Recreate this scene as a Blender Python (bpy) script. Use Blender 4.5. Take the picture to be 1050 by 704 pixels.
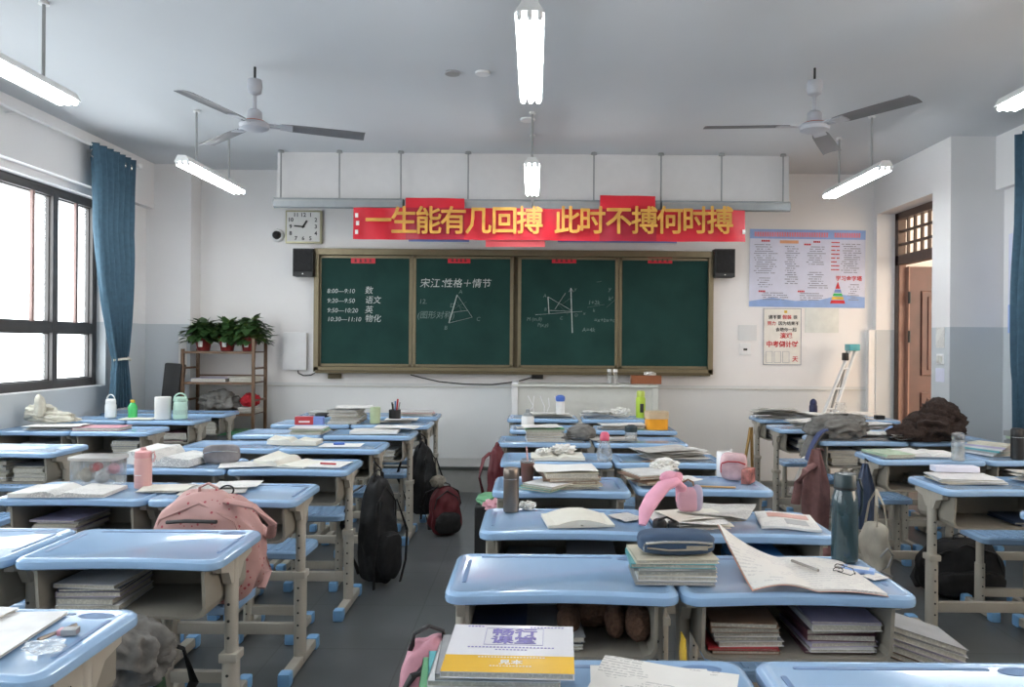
import bpy, bmesh, math, random
from mathutils import Vector, Matrix, noise
PI = math.pi
for o in list(bpy.data.objects): bpy.data.objects.remove(o)
SC = bpy.context.scene
C = SC.collection
R = random.Random(7)

# ---------------------------------------------------------------- camera
EYE = 1.45; FPX = 780.0; VX, VY = 548.0, 352.0; ROLL = 0.0078
cam_d = bpy.data.cameras.new('camera'); cam = bpy.data.objects.new('camera', cam_d); C.objects.link(cam)
cam_d.sensor_width = 36; cam_d.lens = FPX/1050*36; cam_d.shift_x = (525-VX)/1050; cam_d.shift_y = 0
cam_d.clip_start = .05
cam.matrix_world = Matrix.Translation((0, 0, EYE)) @ Matrix.Rotation(PI/2, 4, 'X') @ Matrix.Rotation(ROLL, 4, 'Z')
SC.camera = cam
# ---------------------------------------------------------------- world, daylight
w = bpy.data.worlds.new('sky'); SC.world = w; w.use_nodes = True
nt = w.node_tree; bg = nt.nodes['Background']
tc = nt.nodes.new('ShaderNodeTexCoord'); sx = nt.nodes.new('ShaderNodeSeparateXYZ'); mr = nt.nodes.new('ShaderNodeMapRange')
mx = nt.nodes.new('ShaderNodeMix'); mx.data_type = 'RGBA'
nt.links.new(tc.outputs['Generated'], sx.inputs[0]); nt.links.new(sx.outputs['X'], mr.inputs[0])
mr.inputs[1].default_value = -.4; mr.inputs[2].default_value = .4
nt.links.new(mr.outputs[0], mx.inputs[0])
mx.inputs[6].default_value = (.90, .97, 1, 1); mx.inputs[7].default_value = (1, .83, .66, 1)
nt.links.new(mx.outputs[2], bg.inputs[0]); bg.inputs[1].default_value = 3.4
def portal(name, loc, rot, sxx, syy):
    l = bpy.data.lights.new(name, 'AREA'); l.shape = 'RECTANGLE'; l.size = sxx; l.size_y = syy; l.cycles.is_portal = True
    o = bpy.data.objects.new(name, l); C.objects.link(o); o.location = loc; o.rotation_euler = rot
portal('window_portal', (-4.2, 4.95, 1.9), (0, -PI/2, 0), 1.75, 4.0)
portal('window_portal', (-4.2, 0.2, 1.9), (0, -PI/2, 0), 1.75, 4.0)
portal('window_portal', (4.2, 2.0, 1.9), (0, PI/2, 0), 1.75, 4.0)
portal('door_portal', (3.9, 7.4, 1.4), (0, PI/2, 0), 2.8, 1.1)
TUBE_POWER = 17.0
SC.view_settings.view_transform = 'Standard'; SC.view_settings.look = 'None'
SC.view_settings.gamma = 1; SC.view_settings.use_curve_mapping = False
SC.view_settings.exposure = .95

# ---------------------------------------------------------------- measuring helpers (photo pixel -> point of the room)
def _un(px, py):
    dx, dy = px-VX, py-VY
    return dx*math.cos(ROLL)+dy*math.sin(ROLL), -dx*math.sin(ROLL)+dy*math.cos(ROLL)
def pt(px, py, z=.78):
    x, y = _un(px, py); Y = (EYE-z)*FPX/y
    return Vector((x*Y/FPX, Y, z))
def py_(px, py, Y):
    x, y = _un(px, py)
    return Vector((x*Y/FPX, Y, EYE-y*Y/FPX))

# ---------------------------------------------------------------- materials
def mat(name, col, rough=.6, metal=0, var=.06, scale=12, bump=0, trans=0, emit=0, spec=.5, alpha=1, coat=0):
    m = bpy.data.materials.new(name); m.use_nodes = True
    n = m.node_tree; b = n.nodes['Principled BSDF']
    b.inputs['Roughness'].default_value = rough; b.inputs['Metallic'].default_value = metal
    b.inputs['Specular IOR Level'].default_value = spec
    b.inputs['Transmission Weight'].default_value = trans
    b.inputs['Coat Weight'].default_value = coat
    if alpha < 1: b.inputs['Alpha'].default_value = alpha
    if emit:
        b.inputs['Emission Color'].default_value = (*col, 1); b.inputs['Emission Strength'].default_value = emit
    t = n.nodes.new('ShaderNodeTexCoord'); nz = n.nodes.new('ShaderNodeTexNoise')
    nz.inputs['Scale'].default_value = scale; nz.inputs['Detail'].default_value = 4
    n.links.new(t.outputs['Object'], nz.inputs['Vector'])
    rp = n.nodes.new('ShaderNodeValToRGB')
    rp.color_ramp.elements[0].position = .3; rp.color_ramp.elements[1].position = .7
    rp.color_ramp.elements[0].color = (*[c*(1-var) for c in col], 1)
    rp.color_ramp.elements[1].color = (*[min(1, c*(1+var)) for c in col], 1)
    n.links.new(nz.outputs['Fac'], rp.inputs[0]); n.links.new(rp.outputs[0], b.inputs['Base Color'])
    if bump:
        bp = n.nodes.new('ShaderNodeBump'); bp.inputs['Strength'].default_value = bump; bp.inputs['Distance'].default_value = .01
        n.links.new(nz.outputs['Fac'], bp.inputs['Height']); n.links.new(bp.outputs[0], b.inputs['Normal'])
    return m
def rgb(r, g, b):
    f = lambda v: (v/255/12.92) if v/255 <= .04045 else ((v/255+.055)/1.055)**2.4
    return (f(r), f(g), f(b))
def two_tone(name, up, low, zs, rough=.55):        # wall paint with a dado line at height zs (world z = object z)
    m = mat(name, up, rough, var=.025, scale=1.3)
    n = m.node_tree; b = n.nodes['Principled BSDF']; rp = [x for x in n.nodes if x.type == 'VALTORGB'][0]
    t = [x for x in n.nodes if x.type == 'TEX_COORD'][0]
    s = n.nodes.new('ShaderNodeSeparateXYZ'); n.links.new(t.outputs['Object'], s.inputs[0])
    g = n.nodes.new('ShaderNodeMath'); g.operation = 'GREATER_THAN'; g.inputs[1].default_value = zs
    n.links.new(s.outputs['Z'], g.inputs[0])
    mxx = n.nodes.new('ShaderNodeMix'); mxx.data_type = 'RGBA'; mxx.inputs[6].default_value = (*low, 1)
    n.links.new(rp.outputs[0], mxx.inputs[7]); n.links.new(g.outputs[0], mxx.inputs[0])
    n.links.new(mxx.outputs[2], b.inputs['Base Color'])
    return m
def stripes(name, col, ink, scale=60, rough=.7, dens=.5, axis='Y', patch=6):   # printed lines broken up into words
    m = mat(name, col, rough, var=.03)
    n = m.node_tree; b = n.nodes['Principled BSDF']; rp = [x for x in n.nodes if x.type == 'VALTORGB'][0]
    t = [x for x in n.nodes if x.type == 'TEX_COORD'][0]
    wv = n.nodes.new('ShaderNodeTexWave'); wv.bands_direction = axis; wv.inputs['Scale'].default_value = scale/6.28*2
    n.links.new(t.outputs['Object'], wv.inputs['Vector'])
    n2 = n.nodes.new('ShaderNodeTexNoise'); n2.inputs['Scale'].default_value = patch; n.links.new(t.outputs['Object'], n2.inputs['Vector'])
    n3 = n.nodes.new('ShaderNodeTexNoise'); n3.inputs['Scale'].default_value = 160; n.links.new(t.outputs['Object'], n3.inputs['Vector'])
    a = n.nodes.new('ShaderNodeMath'); a.operation = 'GREATER_THAN'; a.inputs[1].default_value = .55; n.links.new(wv.outputs['Fac'], a.inputs[0])
    c = n.nodes.new('ShaderNodeMath'); c.operation = 'GREATER_THAN'; c.inputs[1].default_value = .48; n.links.new(n2.outputs['Fac'], c.inputs[0])
    d = n.nodes.new('ShaderNodeMath'); d.operation = 'GREATER_THAN'; d.inputs[1].default_value = .45; n.links.new(n3.outputs['Fac'], d.inputs[0])
    e = n.nodes.new('ShaderNodeMath'); e.operation = 'MULTIPLY'; n.links.new(a.outputs[0], e.inputs[0]); n.links.new(c.outputs[0], e.inputs[1])
    f = n.nodes.new('ShaderNodeMath'); f.operation = 'MULTIPLY'; n.links.new(e.outputs[0], f.inputs[0]); n.links.new(d.outputs[0], f.inputs[1])
    g = n.nodes.new('ShaderNodeMath'); g.operation = 'MULTIPLY'; n.links.new(f.outputs[0], g.inputs[0]); g.inputs[1].default_value = dens
    mxx = n.nodes.new('ShaderNodeMix'); mxx.data_type = 'RGBA'; mxx.inputs[7].default_value = (*ink, 1)
    n.links.new(rp.outputs[0], mxx.inputs[6]); n.links.new(g.outputs[0], mxx.inputs[0]); n.links.new(mxx.outputs[2], b.inputs['Base Color'])
    return m
M = {}
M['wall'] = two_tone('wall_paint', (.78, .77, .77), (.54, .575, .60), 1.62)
M['wall_back'] = two_tone('back_wall_paint', (.82, .80, .79), (.70, .71, .71), 1.02)
M['ceil'] = mat('ceiling_paint', (.60, .62, .64), .9, var=.03, scale=.8)
M['floor'] = None
M['white'] = mat('white_paint', (.78, .78, .78), .45, var=.02)
M['cream'] = mat('cream_board', (.60, .60, .555), .5, var=.03)
M['plat'] = mat('platform_tile', (.42, .42, .40), .5, var=.05)
M['platedge'] = mat('platform_edge_strip', (.10, .11, .10), .5)
M['alu'] = mat('window_aluminium', (.085, .08, .08), .45, metal=.3)
M['alu_red'] = mat('sash_edge', (.33, .22, .20), .5)
M['glass'] = mat('clear_glass', (1, 1, 1), .0, var=0, trans=1, alpha=.12, spec=.3)
M['curtain'] = mat('curtain_cloth', (.060, .125, .18), .85, var=.12, scale=25, bump=.2)
M['desk'] = mat('blue_plastic', (.29, .455, .68), .2, var=.03, scale=4, coat=.35)
M['desk_dark'] = mat('blue_plastic_groove', (.12, .22, .40), .4)
M['cap'] = mat('blue_foot_cap', (.20, .42, .70), .4)
M['beige'] = mat('beige_plastic', (.35, .325, .275), .5, var=.04)
M['box'] = mat('storage_box_plastic', (.27, .25, .21), .55, var=.04)  # beige darkened so the colour carries some of the shade inside the box
M['steel_beige'] = mat('beige_enamel_steel', (.44, .41, .35), .38, var=.04)
M['hole'] = mat('dark_hole', (.04, .04, .04), .8)
M['lampwhite'] = mat('fixture_enamel', (.75, .76, .76), .4)
M['tube'] = mat('fluorescent_tube', (.95, .98, 1.0), .5, var=0, emit=TUBE_POWER)
M['rodgrey'] = mat('grey_rod', (.30, .31, .31), .5)
M['railgrey'] = mat('grey_rail', (.27, .29, .30), .5)
M['fanwhite'] = mat('fan_enamel', (.42, .43, .47), .4)
M['fanblade'] = mat('fan_blade_metal', (.17, .17, .18), .5, metal=.2)
M['fanred'] = mat('fan_red_ring', (.35, .08, .05), .5)
M['board'] = mat('chalkboard_green', (.016, .050, .043), .75, var=.16, scale=3, spec=.15)
M['bronze'] = mat('bronze_aluminium', (.20, .165, .10), .4, metal=.5)
M['bronze_dark'] = mat('dark_bronze', (.11, .085, .045), .45, metal=.4)
M['black'] = mat('black_plastic', (.012, .012, .013), .5)
M['blackcloth'] = mat('black_nylon', (.009, .009, .010), .75, var=.4, bump=.4, scale=30)
M['red'] = mat('red_plastic_banner', (.62, .012, .03), .4, var=.10, scale=3, bump=.3)
M['reddark'] = mat('red_banner_overlap', (.42, .010, .035), .4, var=.10, scale=3, bump=.3)
M['redpale'] = mat('faded_red_sheet', (.55, .06, .07), .5)
M['gold'] = mat('gold_lettering', (.66, .34, .06), .5, var=.25, scale=6)
M['wblue'] = mat('blue_print', (.18, .26, .58), .6)
M['chalk'] = mat('chalk_white', (.55, .58, .56), .9, var=.3, scale=60)
M['chalkfaint'] = mat('chalk_faint', (.16, .22, .20), .9, var=.3, scale=60)
M['inkblack'] = mat('black_ink', (.03, .03, .03), .7)
M['inkgrey'] = mat('grey_ink', (.28, .29, .36), .7)
M['inkred'] = mat('red_ink', (.60, .03, .04), .7)
M['inkpink'] = mat('pink_ink', (.75, .25, .32), .7)
M['pblue'] = mat('poster_blue', (.28, .42, .74), .45)
M['ppale'] = mat('poster_pale', (.66, .68, .82), .45, var=.03)
M['paperp'] = mat('poster_paper', (.78, .76, .70), .5)
M['doorwood'] = mat('door_wood', (.085, .034, .028), .35, var=.18, scale=5)
M['doorframe'] = mat('door_frame_wood', (.075, .045, .035), .45, var=.15)
M['doorpink'] = mat('door_edge_wood', (.28, .15, .11), .4, var=.1)
M['corr'] = mat('corridor_paint', (.80, .66, .50), .7, var=.04, scale=2)
M['metal'] = mat('brushed_steel', (.30, .28, .26), .3, metal=.85)
M['chrome'] = mat('bright_steel', (.6, .6, .6), .2, metal=.9)
M['paper'] = mat('paper_white', (.74, .73, .70), .75, var=.03)
M['cream_paper'] = mat('paper_cream', (.70, .68, .60), .75, var=.04)
M['page'] = stripes('printed_page', (.72, .71, .68), (.18, .18, .2), 95, dens=.45)
M['news'] = stripes('newsprint', (.52, .51, .48), (.14, .14, .15), 120, dens=.6, patch=9)
M['note'] = stripes('notebook_page', (.75, .735, .70), (.30, .30, .36), 50, dens=.30, patch=14)
M['edge'] = stripes('page_edges', (.56, .54, .47), (.24, .22, .19), 500, dens=.7, axis='Z', patch=3)
for k, c in dict(cgrey=(.30, .31, .32), cwhite=(.66, .66, .66), cblue=(.10, .22, .45), cnavy=(.03, .05, .10), cgreen=(.12, .35, .17), cteal=(.10, .38, .42),
                 cbrown=(.24, .15, .10), cmaroon=(.13, .05, .07), cpink=(.62, .30, .35), ccream=(.62, .58, .46), cyellow=(.70, .45, .05), cred=(.45, .04, .05),
                 clilac=(.42, .38, .52), cpalegreen=(.42, .55, .40), csky=(.05, .22, .50)).items():
    M[k] = mat('cover_'+k[1:], c, .4, var=.12, scale=14)
M['sage'] = mat('sage_plastic', (.42, .60, .50), .35)
M['teal_glass'] = mat('teal_tritan', (.045, .085, .10), .12, var=.05, trans=.35, coat=.3)
M['darkteal'] = mat('dark_teal_plastic', (.025, .045, .052), .35)
M['pinkplastic'] = mat('pink_plastic', (.66, .38, .36), .35)
M['pinkhot'] = mat('pink_cap_plastic', (.70, .12, .20), .35)
M['pinkfelt'] = mat('pink_padded_cloth', (.80, .38, .50), .8, bump=.2)
M['brownmetal'] = mat('taupe_steel', (.20, .165, .14), .3, metal=.7)
M['brownplastic'] = mat('brown_drink', (.16, .07, .055), .3)
M['clear'] = mat('clear_plastic', (.85, .88, .88), .1, var=0, trans=.7, alpha=.45)
M['lime'] = mat('lime_plastic', (.42, .58, .04), .4)
M['green'] = mat('green_plastic', (.06, .48, .14), .3)
M['orange'] = mat('orange_plastic', (.85, .36, .02), .4)
M['navy'] = mat('navy_plastic', (.012, .018, .07), .35)
M['bluecap'] = mat('blue_cap_plastic', (.08, .17, .55), .4)
M['leaf'] = mat('pothos_leaf', (.035, .085, .025), .4, var=.5, scale=20)
M['leaf2'] = mat('pothos_leaf_light', (.10, .17, .04), .4, var=.4, scale=20)
M['pot'] = mat('red_pot', (.20, .02, .02), .35)
M['soil'] = mat('soil', (.03, .02, .015), .9)
M['bamboo'] = mat('brown_bamboo', (.13, .07, .035), .5, var=.2)
M['greycloth'] = mat('grey_cloth', (.17, .165, .155), .9, var=.2, bump=.4, scale=30)
M['bluegrey'] = mat('blue_lining', (.07, .09, .20), .9, bump=.3)
M['whitecloth'] = mat('cream_cloth', (.58, .56, .48), .9, var=.1, bump=.4, scale=30)
M['browncloth'] = mat('brown_fleece', (.035, .021, .017), 1, var=.4, bump=.8, scale=60)
M['pinkcloth'] = mat('dusty_pink_cloth', (.22, .11, .105), .85, var=.12, bump=.3, scale=30)
M['redcloth'] = mat('red_cloth', (.42, .01, .02), .8, bump=.3)
M['maroon'] = mat('maroon_nylon', (.11, .008, .014), .6, bump=.3, scale=30)
M['plush'] = mat('brown_plush', (.13, .07, .045), 1, var=.3, bump=.9, scale=90)
M['tan'] = mat('tan_cloth', (.30, .27, .22), .9, var=.15, bump=.4)
M['tote'] = mat('tote_canvas', (.46, .43, .36), .9, var=.12, bump=.3)
M['wood'] = mat('yellow_wood', (.42, .25, .08), .5, var=.2)
M['brownbox'] = mat('brown_box', (.25, .08, .03), .6)
def floral(name, base, spot, sc=26, thr=.12):
    m = mat(name, base, .65, var=.08, scale=8, bump=.1); n = m.node_tree; b = n.nodes['Principled BSDF']
    rp = [x for x in n.nodes if x.type == 'VALTORGB'][0]; t = [x for x in n.nodes if x.type == 'TEX_COORD'][0]
    v = n.nodes.new('ShaderNodeTexVoronoi'); v.inputs['Scale'].default_value = sc; n.links.new(t.outputs['Object'], v.inputs['Vector'])
    a = n.nodes.new('ShaderNodeMath'); a.operation = 'LESS_THAN'; a.inputs[1].default_value = thr*2; n.links.new(v.outputs['Distance'], a.inputs[0])
    x = n.nodes.new('ShaderNodeMix'); x.data_type = 'RGBA'; x.inputs[7].default_value = (*spot, 1)
    n.links.new(a.outputs[0], x.inputs[0]); n.links.new(rp.outputs[0], x.inputs[6]); n.links.new(x.outputs[2], b.inputs['Base Color'])
    return m
M['floral'] = floral('pink_floral_nylon', (.50, .29, .27), (.36, .06, .08), 38, .10)
M['pinknylon'] = mat('pink_nylon', (.55, .26, .32), .6, var=.1, bump=.2, scale=30)
# floor: polished grey terrazzo with faint tile joints
def floor_mat():
    m = mat('grey_floor', (.115, .125, .13), .32, var=.14, scale=2.5); n = m.node_tree; b = n.nodes['Principled BSDF']
    rp = [x for x in n.nodes if x.type == 'VALTORGB'][0]; t = [x for x in n.nodes if x.type == 'TEX_COORD'][0]
    br = n.nodes.new('ShaderNodeTexBrick'); br.offset = 0; br.inputs['Scale'].default_value = 1; br.inputs['Brick Width'].default_value = .6
    br.inputs['Row Height'].default_value = .6; br.inputs['Mortar Size'].default_value = .004
    br.inputs['Color1'].default_value = (1, 1, 1, 1); br.inputs['Color2'].default_value = (.92, .92, .92, 1); br.inputs['Mortar'].default_value = (.7, .7, .7, 1)
    n.links.new(t.outputs['Object'], br.inputs['Vector'])
    x = n.nodes.new('ShaderNodeMix'); x.data_type = 'RGBA'; x.blend_type = 'MULTIPLY'; x.inputs[0].default_value = 1
    n.links.new(rp.outputs[0], x.inputs[6]); n.links.new(br.outputs['Color'], x.inputs[7]); n.links.new(x.outputs[2], b.inputs['Base Color'])
    return m
M['floor'] = floor_mat()

# ---------------------------------------------------------------- object helpers
def empty(name, label, cat, loc=(0, 0, 0), rz=0, group=None):
    o = bpy.data.objects.new(name, None); C.objects.link(o); o.empty_display_size = .1
    o.location = loc; o.rotation_euler = (0, 0, rz)
    return tag(o, label, cat, group)
def tag(o, label, cat, group=None, kind=None):
    o['label'] = label; o['category'] = cat
    if group: o['group'] = group
    if kind: o['kind'] = kind
    return o
class MB:
    def __init__(s): s.bm = bmesh.new(); s.mi = 0
    def _f(s, vs):
        try:
            f = s.bm.faces.new(vs); f.material_index = s.mi; return f
        except ValueError: return None
    def box(s, x0, x1, y0, y1, z0, z1, mtx=None, bev=0):
        v = [s.bm.verts.new((x, y, z)) for x in (x0, x1) for y in (y0, y1) for z in (z0, z1)]
        fs = [s._f([v[i] for i in q]) for q in ((0, 1, 3, 2), (4, 6, 7, 5), (0, 4, 5, 1), (2, 3, 7, 6), (0, 2, 6, 4), (1, 5, 7, 3))]
        if mtx: bmesh.ops.transform(s.bm, matrix=mtx, verts=v)
        if bev:
            es = list({e for f in fs for e in f.edges})
            bmesh.ops.bevel(s.bm, geom=es, offset=bev, segments=2, affect='EDGES', profile=.6)
        return s
    def lathe(s, prof, seg=20, loc=(0, 0, 0), mtx=None, cap=True):
        rings = []; nv = []
        for r, z in prof:
            ring = [s.bm.verts.new((loc[0]+r*math.cos(2*PI*k/seg), loc[1]+r*math.sin(2*PI*k/seg), loc[2]+z)) for k in range(seg)]
            rings.append(ring); nv += ring
        for a, b in zip(rings, rings[1:]):
            for k in range(seg): s._f([a[k], a[(k+1) % seg], b[(k+1) % seg], b[k]])
        if cap:
            s._f(rings[0][::-1]); s._f(rings[-1])
        if mtx: bmesh.ops.transform(s.bm, matrix=mtx, verts=nv)
        return s
    def tube(s, pts, r, seg=8, cap=True, flat=1.0):
        pts = [Vector(p) for p in pts]; rings = []
        n = len(pts); up = Vector((0, 0, 1))
        for i, p in enumerate(pts):
            t = (pts[min(i+1, n-1)]-pts[max(i-1, 0)]).normalized()
            if abs(t.dot(up)) > .95: a = t.cross(Vector((0, 1, 0))).normalized()
            else: a = t.cross(up).normalized()
            b = a.cross(t).normalized()
            rr = r(i/(n-1)) if callable(r) else r
            rings.append([s.bm.verts.new(p+a*rr*math.cos(2*PI*k/seg)+b*rr*flat*math.sin(2*PI*k/seg)) for k in range(seg)])
        for a, b in zip(rings, rings[1:]):
            for k in range(seg): s._f([a[k], a[(k+1) % seg], b[(k+1) % seg], b[k]])
        if cap: s._f(rings[0][::-1]); s._f(rings[-1])
        return s
    def prism(s, poly, h0, h1, axis='z'):
        def P(a, b, h): return {'z': (a, b, h), 'y': (a, h, b), 'x': (h, a, b)}[axis]
        lo = [s.bm.verts.new(P(a, b, h0)) for a, b in poly]; hi = [s.bm.verts.new(P(a, b, h1)) for a, b in poly]
        n = len(poly); s._f(lo[::-1]); s._f(hi)
        for k in range(n): s._f([lo[k], lo[(k+1) % n], hi[(k+1) % n], hi[k]])
        return s
    def grid(s, fn, nu, nv):
        g = [[s.bm.verts.new(fn(i/nu, j/nv)) for j in range(nv+1)] for i in range(nu+1)]
        for i in range(nu):
            for j in range(nv): s._f([g[i][j], g[i+1][j], g[i+1][j+1], g[i][j+1]])
        return g
    def slab(s, fn, nu, nv, th):       # closed sheet: fn gives the top point, th the thickness (number or function of u, v)
        T = th if callable(th) else (lambda u, v: th)
        g = s.grid(fn, nu, nv)
        h = [[s.bm.verts.new(Vector(fn(i/nu, j/nv))-Vector((0, 0, T(i/nu, j/nv)))) for j in range(nv+1)] for i in range(nu+1)]
        for i in range(nu):
            for j in range(nv): s._f([h[i][j], h[i][j+1], h[i+1][j+1], h[i+1][j]])
        for i in range(nu):
            s._f([g[i][0], h[i][0], h[i+1][0], g[i+1][0]]); s._f([g[i][nv], g[i+1][nv], h[i+1][nv], h[i][nv]])
        for j in range(nv):
            s._f([g[0][j], g[0][j+1], h[0][j+1], h[0][j]]); s._f([g[nu][j], h[nu][j], h[nu][j+1], g[nu][j+1]])
        return s
    def blob(s, c, r, sub=4, fn=None, flat=None):
        res = bmesh.ops.create_icosphere(s.bm, subdivisions=sub, radius=1)
        for v in res['verts']:
            d = v.co.normalized(); k = fn(d) if fn else 1
            p = Vector((d.x*r[0]*k, d.y*r[1]*k, d.z*r[2]*k))
            if flat is not None and p.z < flat: p.z = flat
            v.co = p+Vector(c)
        for f in {f for v in res['verts'] for f in v.link_faces}: f.material_index = s.mi
        return s
    def build(s, name, mats, parent=None, loc=None, rz=0, smooth=True, ang=40, recalc=True):
        if recalc: bmesh.ops.recalc_face_normals(s.bm, faces=s.bm.faces)
        me = bpy.data.meshes.new(name); s.bm.to_mesh(me); s.bm.free()
        for m in (mats if isinstance(mats, (list, tuple)) else [mats]): me.materials.append(M[m] if isinstance(m, str) else m)
        if smooth:
            for p in me.polygons: p.use_smooth = True
            try: me.set_sharp_from_angle(angle=math.radians(ang))
            except Exception: pass
        o = bpy.data.objects.new(name, me); C.objects.link(o)
        if parent: o.parent = parent
        if loc is not None: o.location = loc
        if rz: o.rotation_euler = (0, 0, rz)
        return o
def B(x0, x1, y0, y1, z0, z1, bev=0): return MB().box(x0, x1, y0, y1, z0, z1, bev=bev)
def struct(name, mb, m, parent=None, smooth=False, **k):
    o = mb.build(name, m, parent, smooth=smooth, **k)
    if not parent: o['kind'] = 'structure'
    return o
def kids(o): return [c for c in bpy.data.objects if c.parent == o]
_tree = {}
def dup(root, loc, rz, label, group=None):
    if root.name not in _tree:
        _tree[root.name] = [(c, [(g) for g in kids(c)]) for c in kids(root)]
    r = root.copy(); C.objects.link(r); r.location = loc; r.rotation_euler = (0, 0, rz); r['label'] = label
    if group: r['group'] = group
    for c, gs in _tree[root.name]:
        cc = c.copy(); C.objects.link(cc); cc.parent = r
        for g in gs:
            gg = g.copy(); C.objects.link(gg); gg.parent = cc
    return r
def text(s, size, m, name='lettering', parent=None, loc=(0, 0, 0), rot=(PI/2, 0, 0), ext=.001, off=0, sx=1, align='CENTER', shear=0, bold=0):
    cu = bpy.data.curves.new(name, 'FONT'); cu.body = s; cu.size = size; cu.extrude = ext; cu.offset = off
    cu.align_x = align; cu.align_y = 'CENTER'; cu.shear = shear; cu.resolution_u = 2
    t = bpy.data.objects.new('t', cu); C.objects.link(t); bpy.context.view_layer.update()
    dg = bpy.context.evaluated_depsgraph_get(); me = bpy.data.meshes.new_from_object(t.evaluated_get(dg))
    bpy.data.objects.remove(t); me.name = name
    me.materials.clear(); me.materials.append(M[m])
    if bold:      # heavier strokes: the outline is repeated, shifted by the extra weight
        b = bmesh.new(); b.from_mesh(me); src = list(b.faces); 
        for k in range(8):
            r = bmesh.ops.duplicate(b, geom=src+list({v for f in src for v in f.verts})+list({e for f in src for e in f.edges}))
            a = 2*PI*k/8; bmesh.ops.translate(b, vec=(bold*math.cos(a), bold*math.sin(a), (k+1)*bold*.02), verts=[g for g in r['geom'] if isinstance(g, bmesh.types.BMVert)])
        b.to_mesh(me); b.free()
    o = bpy.data.objects.new(name, me); C.objects.link(o); o.parent = parent
    o.location = loc; o.rotation_euler = rot; o.scale = (sx, 1, 1)
    return o
def fold(seed, f=2.2, amp=.35):      # ridged cloth noise
    off = Vector((seed*3.1, seed*1.7, seed*5.3))
    def fn(d):
        q = Matrix.Rotation(seed*1.3, 3, 'Z') @ d; q = Vector((q.x*.45, q.y*1.1, q.z*.8)); q += Vector((0, .25*math.sin(q.x*4+seed), .2*noise.noise(d*2+off)))
        n = noise.noise(q*f*1.25+off); n2 = noise.noise(q*f*3.2+off*2); n3 = noise.noise(d*f*.7+off*3)
        return 1+amp*((1-abs(n)*3.4)*.5+(.5-abs(n2)*2.2)*.15+n3*.6)-amp*.22
    return fn
# ================================================================ the room
M['panelwhite'] = mat('panel_paint', (.66, .65, .65), .7, var=.02)
XL, XR, XRW, YB, ZC, YR = -3.99, 3.57, 4.03, 8.03, 3.26, -2.2
struct('floor', B(XL-.3, XRW+.2, YR-.2, YB+.2, -.12, 0), 'floor')
struct('ceiling', B(XL-.3, XRW+.2, YR-.2, YB+.2, ZC, ZC+.15), 'ceil')
struct('wall_back', B(XL-.3, XRW+.2, YB, YB+.2, 0, ZC), 'wall_back')
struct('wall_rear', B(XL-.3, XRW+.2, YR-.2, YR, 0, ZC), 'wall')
# left wall with two window openings
WZ0, WZ1 = 1.03, 2.74
mb = MB()
ops = [(-1.8, 2.2), (2.95, 7.08)]
y = YR
for a, b in ops:
    mb.box(XL-.24, XL, y, a, 0, ZC); mb.box(XL-.24, XL, a, b, 0, WZ0); mb.box(XL-.24, XL, a, b, WZ1, ZC); y = b
mb.box(XL-.24, XL, y, YB, 0, ZC)
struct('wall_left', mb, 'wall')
struct('trim_1', B(XL, -3.91, YR, 7.8, 2.80, ZC), 'wall')                 # beam over the windows
struct('trim_2', B(XL, -3.53, 7.8, YB, 0, ZC), 'wall')                    # corner column
def window(name, y0, y1, muls, sash):
    o = struct(name, B(XL-.16, XL-.02, y0, y1, WZ0-.02, WZ0+.005), 'white')
    f = MB(); X0, X1 = XL-.17, XL-.09
    for a, b, c, d in ((y0, y1, WZ0+.005, WZ0+.075), (y0, y1, WZ1-.075, WZ1), (y0, y1, 1.51, 1.60)): f.box(X0, X1, a, b, c, d)
    for m in [y0+.035, y1-.035]+muls: f.box(X0-.002, X1+.002, m-.035, m+.035, WZ0+.005, WZ1)
    f.build('window_frame', 'alu', o, smooth=False)
    s = MB()
    for a, b in zip([y0+.07]+[m+.035 for m in muls], [m-.035 for m in muls]+[y1-.07]):
        for z0, z1 in ((WZ0+.075, 1.51), (1.60, WZ1-.075)):
            for q in ((a, b, z0, z0+.010), (a, b, z1-.010, z1), (a, a+.010, z0, z1), (b-.010, b, z0, z1)): s.box(X0+.01, X0+.05, *q)
    s.build('sash', 'alu', o, smooth=False)
    r = MB()
    for a in sash: r.box(X0+.055, X0+.078, a-.016, a+.016, 1.60, WZ1-.07)
    r.build('sash_stile', 'alu_red', o, smooth=False)
    g = MB().box(X0+.028, X0+.032, y0+.05, y1-.05, WZ0+.05, WZ1-.05); g.build('pane', 'glass', o, smooth=False)
    return o
window('window_1', 2.95, 7.08, [4.0, 5.4, 6.47], [6.19, 6.78, 5.0])
window('window_2', -1.8, 2.2, [-.5, .8], [0.2])  # unseen window behind the camera, added to let in more daylight
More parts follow.
